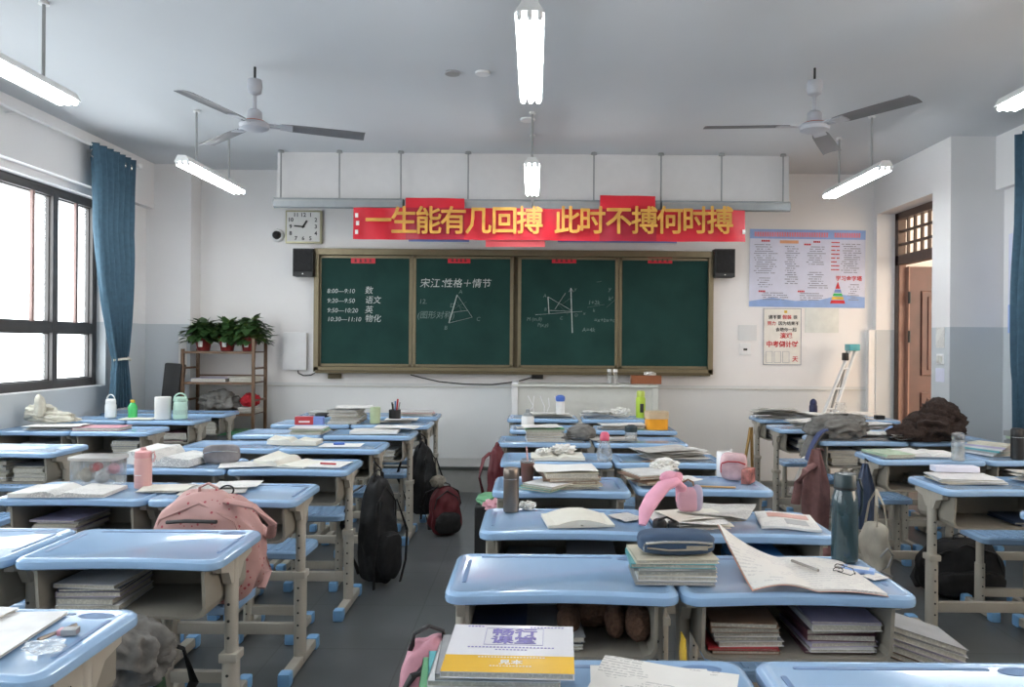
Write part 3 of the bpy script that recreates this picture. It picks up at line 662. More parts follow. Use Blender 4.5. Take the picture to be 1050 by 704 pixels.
# ================================================================ curtains
def curtain(name, lab, X, y0, y1, ztop, ty, tz, tw, zbot, bw, rod, s=1):
    Cn = empty(name, lab, 'curtain', (X, (y0+y1)/2, 0)); cy = (y0+y1)/2
    b = MB()
    def prof(z):
        if z > tz:
            t = (z-tz)/(ztop-tz); e = t**.55
            return ty+(cy-ty)*min(1, t*1.6), tw+((y1-y0)/2-tw)*e
        t = (tz-z)/(tz-zbot); return ty+.0*t, tw+(bw-tw)*t**.6
    def fn(u, v):
        z = ztop+(zbot-ztop)*v; c, hw_ = prof(z); k = min(1, hw_/.3)
        ph_ = u*2*PI*6.2
        return (s*(.045*k+.012)*math.sin(ph_+.6*math.sin(v*5))+s*.02*math.sin(v*9+u*4)*.4, c-cy+hw_*(2*u-1)+.010*math.sin(ph_*2), z)
    b.grid(fn, 90, 46)
    o = b.build('cloth', 'curtain', Cn); md = o.modifiers.new('thick', 'SOLIDIFY'); md.thickness = .006
    if rod:
        t = MB().tube([(0, ty-cy-tw-.012, tz), (s*.06, ty-cy-tw*.5, tz+.01), (s*.075, ty-cy, tz+.01), (s*.06, ty-cy+tw*.6, tz+.0), (0, ty-cy+tw+.03, tz+.02), (-s*.1, ty-cy+tw+.12, tz+.03)], .012, 8); t.build('tieback', 'whitecloth', Cn)
        for k in range(6):
            a = MB(); yy = y0+.05+(y1-y0-.1)*k/5-cy
            a.tube([(.036*math.cos(t_*PI/6), yy, ztop-.08+.036*math.sin(t_*PI/6)) for t_ in range(13)], .007, 6, cap=False); a.build('eyelet', 'chrome', Cn)
    return Cn
curtain('curtain', 'blue curtain tied back at the right side of the left window', -3.80, 6.50, 7.14, 3.14, 6.98, 1.27, .10, .83, .17, True)
curtain('curtain', 'blue curtain at the far right edge of the photo', 3.90, 5.45, 6.12, 3.16, 5.9, 1.2, .24, .12, .26, False, -1)
rd = empty('curtain_rod', 'thin white curtain rod above the left window', 'curtain rod', (-3.80, 5, 3.12))
MB().tube([(0, -5, 0), (0, 2.28, 0)], .012, 10).build('pole', 'white', rd)
MB().blob((0, 2.30, 0), (.03, .03, .03), 2).build('finial', 'white', rd)
for yy in (-4.6, -2, .6, 2.2): MB().tube([(-.11, yy, 0), (0, yy, 0)], .008, 6).build('bracket', 'white', rd)
# ================================================================ desks and stools
DW, DD, S = .64, .41, .78
def rounded(x0, x1, y0, y1, r, n=5, concave=0, m=12):
    p = []
    for cx_, cy_, a0 in ((x1-r, y0+r, -90), (x1-r, y1-r, 0), (x0+r, y1-r, 90), (x0+r, y0+r, 180)):
        for k in range(n+1):
            a = math.radians(a0+90*k/n); p.append([cx_+r*math.cos(a), cy_+r*math.sin(a)])
    for k in range(1, m):        # front edge between the last and the first corner
        p.append([x0+r+(x1-x0-2*r)*k/m, y0])
    if concave:
        for q in p:
            t = (q[0]-x0)/(x1-x0)
            if q[1] < (y0+y1)/2: q[1] += concave*max(0.0, math.sin(PI*min(1, max(0, t))))**1.5*(1-(q[1]-y0)/((y1-y0)/2))
    return p
def ringed(b, rings):      # rings: list of (poly, z); quads between them, ngon caps
    rs = [[b.bm.verts.new((x, y, z)) for x, y in p] for p, z in rings]; n = len(rs[0])
    for a, c in zip(rs, rs[1:]):
        for k in range(n): b._f([a[k], a[(k+1) % n], c[(k+1) % n], c[k]])
    b._f(rs[0][::-1]); b._f(rs[-1]); return b
def desk_proto():
    T = empty('school_desk', '', 'desk'); w = DW/2
    b = MB(); P = lambda i, cc=.022: rounded(-w+i, w-i, i, DD-i, max(.012, .05-i), concave=cc)
    ringed(b, [(P(.014), S-.036), (P(.002), S-.030), (P(0), S-.020), (P(.002), S-.009), (P(.010), S-.002), (P(.018), S), (P(.026), S-.001), (P(.032), S-.0035)])
    t = b.build('desk_top', 'desk', T, ang=35)
    g = MB(); g.prism(rounded(-w+.08, w-.15, DD-.048, DD-.036, .005, 3, m=2), S-.006, S-.0022)
    for s in (-1, 1): g.prism(rounded(s*(w-.047)-.006, s*(w-.047)+.006, .11, DD-.08, .005, 3, m=2), S-.006, S-.0022)
    g.build('pencil_groove', 'desk_dark', t, smooth=False)
    g = MB().lathe([(.030, -.001), (.034, .0012), (.028, .0014), (.026, .0003)], 24, mtx=Matrix.Translation((w-.095, DD-.052, S-.0035)) @ Matrix.Diagonal((1.3, .62, 1, 1)), cap=False)
    g.lathe([(.001, .0004), (.027, .0004)], 24, mtx=Matrix.Translation((w-.095, DD-.052, S-.0035)) @ Matrix.Diagonal((1.3, .62, 1, 1)), cap=False)
    g.build('cup_recess', 'desk_dark', t)
    # storage box, open towards the student
    b = MB(); x = .262; z0 = .585; z1 = S-.034
    out = [(-x, z1), (-x, z0+.03), (-x+.01, z0+.008), (-x+.035, z0), (x-.035, z0), (x-.01, z0+.008), (x, z0+.03), (x, z1)]
    th = .010; inn = [(-x+th, z1), (-x+th, z0+.034), (-x+th+.008, z0+.018), (-x+.038, z0+th), (x-.038, z0+th), (x-th-.008, z0+.018), (x-th, z0+.034), (x-th, z1)]
    def yy(zz, f): return (.035+(z1-zz)*.10) if f else DD-.03
    A = {}
    for nm, pl in (('o', out), ('i', inn)):
        for f in (1, 0): A[nm, f] = [b.bm.verts.new((a, yy(c, f) if f else DD-.03-(.01 if nm == 'i' else 0), c)) for a, c in pl]
    for k in range(7):
        b._f([A['o', 1][k], A['o', 1][k+1], A['o', 0][k+1], A['o', 0][k]]); b._f([A['i', 1][k], A['i', 0][k], A['i', 0][k+1], A['i', 1][k+1]])
        b._f([A['o', 1][k], A['i', 1][k], A['i', 1][k+1], A['o', 1][k+1]])
    b._f(A['o', 0]); b._f(A['i', 0][::-1])
    for k in (0, 7): b._f([A['o', 1][k], A['i', 1][k], A['i', 0][k], A['o', 0][k]])
    b.build('storage_box', 'box', T, smooth=False)
    for s in (-1, 1):
        lx = s*.283
        b = MB(); b.tube([(lx, .20, .34), (lx, .20, S-.04)], .021, 12, flat=1.25)
        b.prism([(.08, S-.035), (.34, S-.035), (.34, S-.06), (.27, S-.075), (.235, S-.12), (.165, S-.12), (.14, S-.075), (.08, S-.06)], lx-.014, lx+.014, 'x')
        lg = b.build('leg', 'steel_beige', T)
        MB().tube([(lx, .20, .03), (lx, .20, .42)], .027, 12, flat=1.3).box(lx-.03, lx+.03, .165, .235, .40, .43, bev=.006).build('lower_sleeve', 'steel_beige', lg)
        h = MB()
        for k in range(5): h.lathe([(.005, -.001), (.005, .001)], 8, mtx=Matrix.Translation((lx, .20-.0345, .14+k*.055)) @ Matrix.Rotation(PI/2, 4, 'X'))
        for k in range(3): h.lathe([(.005, -.001), (.005, .001)], 8, mtx=Matrix.Translation((lx, .20-.0268, .48+k*.055)) @ Matrix.Rotation(PI/2, 4, 'X'))
        h.build('height_holes', 'hole', lg, smooth=False)
        ft = MB().box(lx-.022, lx+.022, .0, .40, .012, .055, bev=.008).build('foot', 'steel_beige', T)
        for y0_ in (-.03, .37): MB().box(lx-.027, lx+.027, y0_, y0_+.06, 0, .062, bev=.014).build('foot_cap', 'cap', ft)
    B(-.275, .275, .185, .215, .145, .195, bev=.004).build('crossbar', 'steel_beige', T)
    return T
def stool_proto():
    T = empty('school_stool', '', 'stool'); h = .44
    b = MB(); P = lambda i: rounded(-.185+i, .185-i, i, .27-i, .04, m=4)
    ringed(b, [(P(.012), h-.04), (P(.0), h-.034), (P(0), h-.010), (P(.006), h-.002), (P(.014), h), (P(.03), h-.003)])
    t = b.build('seat', 'desk', T, ang=35)
    r = MB()
    for k in range(7): r.box(-.14+k*.044, -.125+k*.044, .03, .24, h-.004, h+.0005)
    r.build('seat_ribs', 'desk', t, smooth=False)
    for s in (-1, 1):
        lx = s*.13
        lg = MB().tube([(lx, .135, .2), (lx, .135, h-.03)], .019, 12, flat=1.2).build('leg', 'steel_beige', T)
        MB().tube([(lx, .135, .03), (lx, .135, .27)], .024, 12, flat=1.25).build('lower_sleeve', 'steel_beige', lg)
        hh_ = MB()
        for k in range(4): hh_.lathe([(.0045, -.001), (.0045, .001)], 8, mtx=Matrix.Translation((lx, .135-.0305, .10+k*.05)) @ Matrix.Rotation(PI/2, 4, 'X'))
        hh_.build('height_holes', 'hole', lg, smooth=False)
        ft = MB().box(lx-.02, lx+.02, .0, .27, .01, .05, bev=.008).build('foot', 'steel_beige', T)
        for y0_ in (-.03, .245): MB().box(lx-.025, lx+.025, y0_, y0_+.055, 0, .056, bev=.013).build('foot_cap', 'cap', ft)
    B(-.125, .125, .12, .15, .09, .135, bev=.004).build('crossbar', 'steel_beige', T)
    return T
ORD = ['first', 'second', 'third', 'fourth', 'fifth', 'sixth', 'seventh', 'eighth']
desks = {}      # key -> (x centre, y front, phrase)
def col(key, where, xs, ys):
    n = len(ys)
    for i, (x, y) in enumerate(zip(xs, ys)):      # ys run from the nearest to the farthest
        row = n-i; desks[key, row] = (x, y, '%s-row %s' % (ORD[row-1], where))
yF = [1.50, 2.31, 3.20, 3.96, 4.74, 5.44, 6.14, 6.84]
col('F', 'aisle desk of left block', [-1.29, -1.275, -1.32, -1.29, -1.285, -1.20, -1.17, -1.19], yF)
col('E', 'window-side desk of left block', [-1.95, -1.93, -1.965, -1.94, -1.93, -1.85, -1.82, -1.84], [y+.0 for y in yF])
yA = [1.22, 2.03, 2.70, 3.44, 4.28, 5.12, 5.88, 6.74]
col('A', 'left desk of middle block', [.125, .08, .125, .13, .13, .07, .13, .08], yA)
col('B', 'right desk of middle block', [.785, .724, .77, .80, .78, .73, .80, .75], [1.22, 2.03, 2.67, 3.50, 4.28, 5.12, 5.88, 6.74])
yG = [2.74, 3.55, 4.47, 5.33, 6.06, 6.86]
col('G', 'left desk of right block', [2.31, 2.25, 2.36, 2.33, 2.28, 2.36], yG)
col('H', 'right desk of right block', [2.96, 2.90, 3.01, 2.98, 2.93, 3.01], yG)
col('W', 'inner desk by the window', [-3.17, -3.12, -3.12, -3.12], [4.50, 5.55, 6.32, 6.95])
col('V', 'outer desk by the window', [-3.70, -3.70, -3.70, -3.70], [4.50, 5.55, 6.32, 6.95])
for k in [('E', 1), ('V', 4), ('F', 1)]: pass
D0 = desk_proto(); St0 = stool_proto(); first = True; firsts = True
SKIP = {('E', 8), ('V', 4)}; NOSTOOL = {('F', 8), ('A', 8), ('B', 8), ('G', 6), ('H', 6), ('G', 5), ('H', 5), ('V', 1), ('V', 2)}
for k, (x, y, ph_) in desks.items():
    if k in SKIP: continue
    lab = 'light blue and beige school desk, ' + ph_
    if first: D0.location = (x, y, 0); D0['label'] = lab; D0['group'] = 'rows of school desks'
    else:
        dd = dup(D0, (x, y, 0), R.uniform(-.006, .006) if k[0] not in 'ABWV' else 0, lab, 'rows of school desks')
        if k[0] in 'WV' and k[1] < 4: dd.scale = (.895, 1, 1)
    if k not in NOSTOOL:
        sx_ = x+R.uniform(-.03, .03); sy_ = y-.31+R.uniform(-.03, .02)
        if k == ('A', 7) or k == ('B', 7): sy_ = y-.30
        if k == ('G', 4): sx_, sy_ = 2.57, 4.02
        ls = 'blue-seated stool in front of the ' + ph_
        if firsts: St0.location = (sx_, sy_, 0); St0['label'] = ls; St0['group'] = 'school stools'; firsts = False
        else: dup(St0, (sx_, sy_, 0), R.uniform(-.04, .04), ls, 'school stools')
    first = False

# ================================================================ books
COV = dict(cgrey='grey', cwhite='white', cblue='blue', cnavy='dark blue', cgreen='green', cteal='teal', cbrown='brown', cmaroon='maroon', cpink='pink', ccream='cream', cyellow='yellow', cred='red', clilac='lilac', cpalegreen='pale green', csky='bright blue')
def book(loc, w, d, th, cov, rz, label, name='book', group=None, parts=False, sag=0):
    """closed book; w along x, d along y, spine on the left"""
    o = MB(); c = min(.0016, th*.2)
    def top(off): return lambda u, v: ((u-.5)*w, (v-.5)*d, th+off+sag*math.sin(u*PI)*.5+sag*(u*(v-.5)))
    if parts:
        T = empty(name, label, 'book', loc, rz, group)
        a = MB(); a.box(-w/2, w/2, -d/2, d/2, 0, c); a.box(-w/2, w/2, -d/2, d/2, th-c, th); a.box(-w/2, -w/2+c, -d/2, d/2, 0, th)
        a.build('cover', cov, T, smooth=False)
        B(-w/2+c, w/2-.004, -d/2+.003, d/2-.003, c, th-c).build('pages', 'edge', T, smooth=False)
        return T
    o.mi = 0; o.box(-w/2, w/2, -d/2, d/2, 0, c); o.slab(top(0), 4, 3, c)
    o.mi = 1; o.slab(lambda u, v: ((u-.5)*(w-.005)-.0015, (v-.5)*(d-.006), th-c+sag*math.sin(u*PI)*.5+sag*(u*(v-.5))), 4, 3, lambda u, v: max(.001, th-2*c+sag*math.sin(u*PI)*.5+sag*(u*(v-.5))))
    o.mi = 0; o.box(-w/2, -w/2+c*1.2, -d/2, d/2, 0, th)
    ob = o.build(name, [cov, 'edge'], loc=loc, rz=rz, smooth=False); tag(ob, label, 'book', group); return ob
def stack(x, y, z, n, where, hmax=.12, cols=None, w=.19, d=.25, jit=.012, rot=.06, up=False, turn=0, parts=False, name='exercise_book', group=None):
    """n separate books piled up; where = phrase telling the pile"""
    ths = [R.uniform(.006, .02) for _ in range(n)]; k = hmax/max(sum(ths), 1e-6)
    ths = [t*k for t in ths]; zz = z
    for i, t in enumerate(ths):
        cv = (cols[i % len(cols)] if cols else R.choice(['cgrey', 'cwhite', 'cgrey', 'ccream', 'cwhite', 'clilac', 'cpalegreen', 'cblue', 'cbrown']))
        pos = n-1-i
        o_ = 'topmost' if pos == 0 else ('lowest' if i == 0 else ORD[pos]+' from top')
        book((x+R.uniform(-jit, jit), y+R.uniform(-jit, jit), zz+.0003), w*R.uniform(.93, 1.04), d*R.uniform(.93, 1.03), t-.0006, cv, turn+R.uniform(-rot, rot),
             '%s book, %s in %s' % (COV[cv], o_, where), name, group or where, parts)
        zz += t
    return zz
BZ = .5965
def inbox(key, spec):
    x, y, ph_ = desks[key]
    for side, (dx, n, h, cols) in zip((['left pile', 'right pile'] if len(spec) > 1 else ['pile']), spec):
        stack(x+dx, y+.20, BZ, n, '%s inside %s' % (side, ph_), h, cols, w=.195, d=.25, jit=.010, rot=.08)
G_ = ['cgrey', 'cwhite', 'ccream', 'cgrey']
inbox(('F', 7), [(-.135, 5, .085, ['cwhite', 'cgrey', 'clilac', 'cnavy'])])
inbox(('E', 7), [(.12, 5, .09, G_)])
inbox(('F', 6), [(-.1, 4, .05, G_)]); inbox(('E', 6), [(-.10, 6, .075, ['cgrey', 'clilac', 'cwhite', 'ccream']), ])
inbox(('F', 5), [(-.08, 4, .05, ['cwhite', 'cblue'])]); inbox(('E', 5), [(0, 4, .06, G_)])
inbox(('F', 4), [(.05, 5, .09, ['cwhite', 'cnavy', 'ccream'])]); inbox(('F', 3), [(.1, 5, .07, ['cwhite', 'cgrey'])])
inbox(('F', 2), [(-.1, 3, .05, G_), (.13, 4, .08, G_)]); inbox(('F', 1), [(0, 4, .07, G_)])
inbox(('W', 4), [(-.10, 7, .12, G_), (.13, 4, .09, G_)]); 
inbox(('W', 3), [(.10, 6, .11, ['cgrey', 'cwhite', 'ccream', 'cnavy']), ]); inbox(('W', 2), [(.1, 4, .08, ['cmaroon', 'cgrey', 'cwhite'])])
inbox(('W', 1), [(.08, 4, .11, ['cwhite', 'ccream'])]); inbox(('V', 3), [(0, 5, .09, G_)])
inbox(('A', 7), [(-.04, 4, .045, ['cgrey', 'cwhite', 'cnavy'])])
inbox(('B', 7), [(-.13, 7, .088, ['cbrown', 'cred', 'cwhite', 'cgrey', 'cwhite', 'cbrown']), (.14, 7, .092, ['cmaroon', 'cwhite', 'clilac', 'cmaroon'])])
inbox(('A', 6), [(-.13, 4, .05, ['cgrey', 'ccream', 'cwhite']), (.10, 4, .075, ['cpalegreen', 'cbrown', 'ccream', 'cgrey'])])
stack(.81, 2.80, BZ, 3, 'pile inside desk left of the teal bottle', .10, ['cblue', 'csky', 'csky'], w=.19, d=.22, jit=.006, rot=.04)
stack(.965, 2.88, BZ, 4, 'brown pile inside desk left of the teal bottle', .06, ['cbrown', 'cgrey'], w=.10, d=.22, jit=.004, rot=.03)
inbox(('A', 5), [(.02, 4, .05, G_)]); inbox(('B', 5), [(.05, 3, .05, G_)])
inbox(('A', 4), [(0, 3, .05, G_)]); inbox(('A', 3), [(.1, 3, .05, G_)]); inbox(('B', 4), [(0, 3, .05, G_)])
inbox(('G', 5), [(.16, 3, .02, ['cnavy'])]); inbox(('G', 4), [(.08, 5, .06, G_)]); inbox(('G', 3), [(-.12, 6, .11, G_), (.13, 6, .12, G_)])
inbox(('G', 2), [(-.05, 6, .10, ['cgrey', 'cnavy', 'cwhite'])]); inbox(('G', 1), [(-.1, 6, .11, G_)]); inbox(('H', 4), [(0, 4, .08, G_)])

def surf(px, py, dz=0): p = pt(px, py, S); return Vector((p.x, p.y, S+.0005-.003*0+dz))
def open_book(loc, w, d, tl, tr, rz, label, m='page', cover='cwhite', lift=0, curl=0, name='open_book'):
    T = empty(name, label, 'book', loc, rz)
    def zf(x):
        a = abs(x)/w; t = tl if x < 0 else tr
        return t*(1-.55*max(0, 1-a*5)) - (.0 if a < .5 else (a-.5)*t*.3)+.006*math.sin(min(1, a*2)*PI)
    b = MB(); b.slab(lambda u, v: ((2*u-1)*w*.985, (v-.5)*d*.98, .002+zf((2*u-1)*w)+(lift*max(0, (1-2*u))**2*(.4+.6*v) if lift else 0)+(curl*max(0, 2*u-1)**3*(1-v))), 36, 6,
           lambda u, v: zf((2*u-1)*w))
    b.build('pages', m, T)
    c = MB(); c.slab(lambda u, v: ((2*u-1)*w, (v-.5)*d, .0018+(lift*max(0, (1-2*u))**2*(.4+.6*v) if lift else 0)+(curl*max(0, 2*u-1)**3*(1-v))), 24, 3, .0016); c.build('cover', cover, T)
    return T
def sheet_paper(loc, w, d, rz, label, m='paper', seed=1, wave=.008, th=.0012, name='paper_sheet', cat='paper', group=None, corner=0):
    b = MB(); b.slab(lambda u, v: ((u-.5)*w, (v-.5)*d, th+.001+wave*(1+noise.noise(Vector((u*2.2+seed*7, v*2.2, seed))))*.6*(.3+.7*max(abs(2*u-1), abs(2*v-1)))+corner*(u*v)**4), 14, 14, th)
    o = b.build(name, m, loc=loc, rz=rz, ang=60); tag(o, label, cat, group); return o
def pile(loc, n, w, d, rz, where, m=('paper',), spread=.03, rot=.25, wave=.007, step=.0045, name='paper_sheet', kind='paper'):
    for i in range(n):
        o_ = 'topmost' if i == n-1 else ('lowest' if i == 0 else ORD[n-1-i]+' from top')
        mm = m[i % len(m)]
        sheet_paper((loc[0]+R.uniform(-spread, spread), loc[1]+R.uniform(-spread, spread)*.7, loc[2]+i*step), w*R.uniform(.85, 1.1), d*R.uniform(.85, 1.05), rz+R.uniform(-rot, rot),
                    '%s, %s in %s' % ({'paper': 'white sheet', 'news': 'grey newspaper sheet', 'page': 'printed sheet', 'cream_paper': 'cream sheet', 'note': 'ruled sheet'}[mm], o_, where), mm, R.random()*9, wave, .0012, name, kind, where)
def bottle(name, lab, cat, loc, body, bm_, cap=None, cm_=None, extra=None, s=1.0, seg=24):
    T = empty(name, lab, cat, loc)
    sc = lambda p: [(r*s, z*s) for r, z in p]
    MB().lathe(sc(body), seg).build('body', bm_, T)
    if cap: MB().lathe(sc(cap), seg).build('cap', cm_, T)
    if extra:
        for nm, mbf, mm in extra: mbf.build(nm, mm, T)
    return T
def loop(r, z0, hgt, tw=.005, off=(0, 0)):      # carrying loop on a lid
    return MB().tube([(off[0]+r*math.cos(PI*k/10), off[1], z0+hgt*math.sin(PI*k/10)) for k in range(11)], tw, 6)
# ================================================================ middle block, near desks
# pile of books on the nearest desk, textbook on top
bx0, by0 = -.06, 1.505
ps = [('cgreen', -.035, .06), ('cteal', -.02, .10), ('cwhite', -.01, -.03), ('cgrey', 0, .02)]
zz = S
for i, (cv, dx, rr) in enumerate(ps):
    book((bx0+dx, by0+.005*i, zz+.0004), .25, .19, .0125, cv, rr+.02, '%s book, %s under the white and yellow textbook' % (COV[cv], ['lowest', 'second from bottom', 'third from bottom', 'directly'][i]), 'exercise_book', 'pile under the textbook', True); zz += .0132
tb = empty('textbook', 'white and yellow textbook with purple characters on nearest book pile', 'book', (bx0+.018, by0-.005, zz+.006), -.035); tb.rotation_euler = (.055, 0, -.035)
w_, d_, t_ = .248, .205, .012
a = MB(); a.box(-w_/2, w_/2, -d_/2, d_/2, 0, .0012); a.box(-w_/2, w_/2, -d_/2, d_/2, t_-.0012, t_); a.box(-w_/2, -w_/2+.0012, -d_/2, d_/2, 0, t_)
a.build('cover', mat('glossy_white_cover', (.68, .68, .72), .14, var=.02), tb, smooth=False)
B(-w_/2+.0012, w_/2-.003, -d_/2+.002, d_/2-.002, .0012, t_-.0012).build('pages', 'edge', tb, smooth=False)
B(-w_/2+.0002, w_/2, -d_/2, -d_/2+.068, t_, t_+.0003).build('yellow_band', mat('glossy_yellow', (.72, .43, .035), .16, var=.03), tb, smooth=False)
pu = mat('purple_ink', (.13, .10, .38), .3); M['purple'] = pu
TT = lambda s, x, y, sz, mm, **k: text(s, sz, mm, 'title_characters', tb, (x, y, t_+.0006), rot=(0, 0, 0), ext=.0002, **k)
TT('畅行', .004, .066, .036, 'purple', bold=.0011, sx=1.3); TT('课堂', .004, .030, .036, 'purple', bold=.0011, sx=1.3)
m = MB()
for q in ((-.055, .063, .0855, .0862), (-.055, .063, .011, .0117), (-.055, -.0543, .011, .0862), (.0623, .063, .011, .0862)): m.box(q[0], q[1], q[2], q[3], t_+.0002, t_+.0006)
for x0_, x1_, yv, h in ((-.095, -.06, .094, .004), (.035, .10, .093, .0035), (-.085, .085, .000, .004), (-.03, .03, -.010, .003)):
    x = x0_
    while x < x1_: m.box(x, x+.0045, yv-h/2, yv+h/2, t_+.0002, t_+.0006); x += .0072
m.build('small_print', 'purple', tb, smooth=False)
TT('見本', .004, -.063, .019, 'paper', bold=.0004, sx=1.2)
m = MB()
for x0_, x1_, yv, h in ((-.06, .07, -.042, .003), (-.035, .045, -.077, .0025)):
    x = x0_; m = MB()
    while x < x1_: m.box(x, x+.004, yv-h/2, yv+h/2, t_+.0003, t_+.0006); x += .0062
    m.build('white_print', 'paper', tb, smooth=False)
# papers on the right of the nearest left desk
p = surf(672, 693)
pile((p.x-.005, 1.46, S+.0005), 3, .25, .19, -.25, 'pile on front desk right of the textbook', ('page', 'paper', 'page'), .03, .25, .008)
# ---- second nearest: pile of books under the pencil case
p = surf(683, 598); x_, y_ = .40, 2.20
zt_ = stack(x_, y_, S+.0005, 7, 'pile under the blue pencil case', .072, ['cgrey', 'cwhite', 'ccream', 'cgrey', 'cwhite', 'cteal', 'ccream'], w=.235, d=.17, jit=.008, rot=.05, parts=True)
def pencil_case(name, lab, loc, L, W_, H_, m1, rz=0, zipm='chrome', pattern=None):
    T = empty(name, lab, 'pencil case', loc, rz)
    def f(d):
        a = (abs(d.x)**4+abs(d.y)**4+abs(d.z)**4)**.25; return 1/a*(1+.03*noise.noise(d*3))
    MB().blob((0, 0, H_/2), (L/2, W_/2, H_/2), 4, f).build('body', m1, T)
    MB().tube([(-L*.44, -W_*.49, H_*.62), (-L*.2, -W_*.515, H_*.70), (L*.2, -W_*.515, H_*.70), (L*.44, -W_*.49, H_*.62)], .004, 6).build('zip', zipm, T)
    MB().tube([(-L*.45, -W_*.5, H_*.6), (-L*.47, -W_*.53, H_*.45), (-L*.46, -W_*.53, H_*.28)], .003, 6).build('zip_pull', zipm, T)
    return T
pc = pencil_case('pencil_case', 'dark blue pencil case on book pile, second desk row from the camera', (x_+.01, y_-.01, zt_+.001), .215, .11, .062, mat('denim_blue', (.035, .07, .13), .7, bump=.3), .02)
MB().tube([(-.09, -.053, .025), (-.03, -.058, .02), (.05, -.058, .022), (.095, -.053, .03)], .0028, 6).build('lower_zip', 'tan', pc)
MB().box(.02, .08, -.0585, -.055, .020, .032).build('tag_print', 'tan', pc, smooth=False)
# ---- big open notebook, bottle, glasses, phone
nb = empty('open_notebook', 'large open notebook with raised left page, beside the teal bottle', 'notebook', (.765, 2.215, S+.0008), 0)
def nz(u, v):
    x = 2*u-1
    if x < 0: return .016*math.sin(-x*PI)*(1-.3*v)+.105*max(0, -x)**2.0*(v**1.2)+.010
    return .010+.006*math.sin(x*PI)-.004*x
MB().slab(lambda u, v: ((2*u-1)*.187+.02*max(0, 1-2*u)*(1-v), (v-.5)*.31-(.02*(2*u-1) if u > .5 else 0), nz(u, v)), 40, 20, lambda u, v: .007 if u > .5 else .004).build('pages', 'note', nb)
MB().slab(lambda u, v: ((2*u-1)*.190+.02*max(0, 1-2*u)*(1-v), (v-.5)*.314-(.02*(2*u-1) if u > .5 else 0), nz(u, v)-(.0068 if u > .5 else .0042)), 40, 12, .0014).build('cover', mat('salmon_cover', (.60, .30, .22), .5), nb)
m = MB(); x = Vector((.02, -.0, .024))
m.tube([(-.02, .05, .022), (.02, -.055, .024)], .0045, 8); tag(m.build('pen', 'metal', loc=(.80, 2.24, S+.001)), 'metal pen lying in the fold of the large open notebook', 'pen')
gl = empty('glasses', 'thin black-rimmed glasses lying on the large open notebook', 'glasses', (.885, 2.20, S+.016), 1.1)
m = MB()
for s in (-1, 1):
    pts = [(s*.021+.017*math.cos(2*PI*k/16), .013*math.sin(2*PI*k/16), .012+.002*math.sin(k)) for k in range(17)]
    m.tube(pts, .0013, 5, cap=False); m.tube([(s*.038, 0, .012), (s*.037, -.035, .006), (s*-.01, -.045, .002)], .0012, 5)
m.tube([(-.005, 0, .013), (.005, 0, .013)], .0013, 5); m.build('rims', 'inkblack', gl)
g = MB()
for s in (-1, 1): g.lathe([(.0165, -.0005), (.0165, .0005)], 16, mtx=Matrix.Translation((s*.021, 0, .012)) @ Matrix.Diagonal((1, .76, 1, 1)))
g.build('lens', 'glass', gl)
p = py_(868, 577, 2.39)
bottle('water_bottle', 'tall teal transparent water bottle with dark lid beside open notebook', 'bottle', (.972, 2.372, S+.0005),
       [(.034, 0), (.039, .004), (.040, .02), (.040, .17), (.038, .20), (.031, .222), (.030, .228)], 'teal_glass', [(.031, .222), (.0335, .224), (.0335, .266), (.031, .272), (.012, .274)], 'darkteal',
       [('water', MB().lathe([(.036, .006), (.037, .155)], 24), mat('tinted_water', (.05, .12, .16), .1, trans=.2)),
        ('strap', MB().tube([(.033, 0, .25), (.045, .0, .255), (.052, -.004, .22), (.050, -.006, .17), (.044, -.002, .14)], .004, 6), 'darkteal'), ('lid_ring', MB().lathe([(.0345, .226), (.0345, .232)], 24), 'black')])
p = surf(893, 583)
pb = empty('eraser_box', 'small blue printed card box right of the open notebook', 'box', (.965, 2.255, S+.0006), -.5)
MB().box(-.045, .045, -.018, .018, 0, .013, bev=.002).build('box', 'pblue', pb, smooth=False)
MB().box(-.03, .03, -.0155, .0155, .013, .0135).build('print', 'cwhite', pb, smooth=False)
sheet_paper((.99, 2.20, S+.0005), .06, .05, .4, 'small torn paper scrap at right rim of notebook desk', 'page', 3, .003)
# things inside the drawer beside the open desk: brown plush
pl = empty('plush_toy', 'brown plush toy stuffed in the seventh-row left desk of middle block', 'plush toy', (.22, 2.25, BZ))
MB().blob((-.04, .05, .062), (.10, .08, .060), 4, fold(3, 2, .12)).build('body', 'plush', pl)
for x, r_, y_ in ((.085, .042, -.06), (-.115, .034, -.05), (.02, .030, -.03)):
    MB().blob((x, y_, .052 if x < .05 else .055), (r_, .07, .050), 3, fold(x*40, 2.5, .10)).build('paw', 'plush', pl)
stack(-.09, 2.23, BZ, 4, 'small pile beside the brown plush toy', .06, ['cwhite', 'ccream', 'cteal', 'cnavy'], w=.16, d=.24)
o = MB().box(-.002, .002, -.03, .03, -.06, .03, bev=.001).blob((0, 0, -.02), (.008, .035, .045), 3).build('yellow_pouch', 'cyellow', loc=(.405, 2.04, .64)); tag(o, 'small yellow pouch hanging between the two desks under the pencil case', 'pouch')
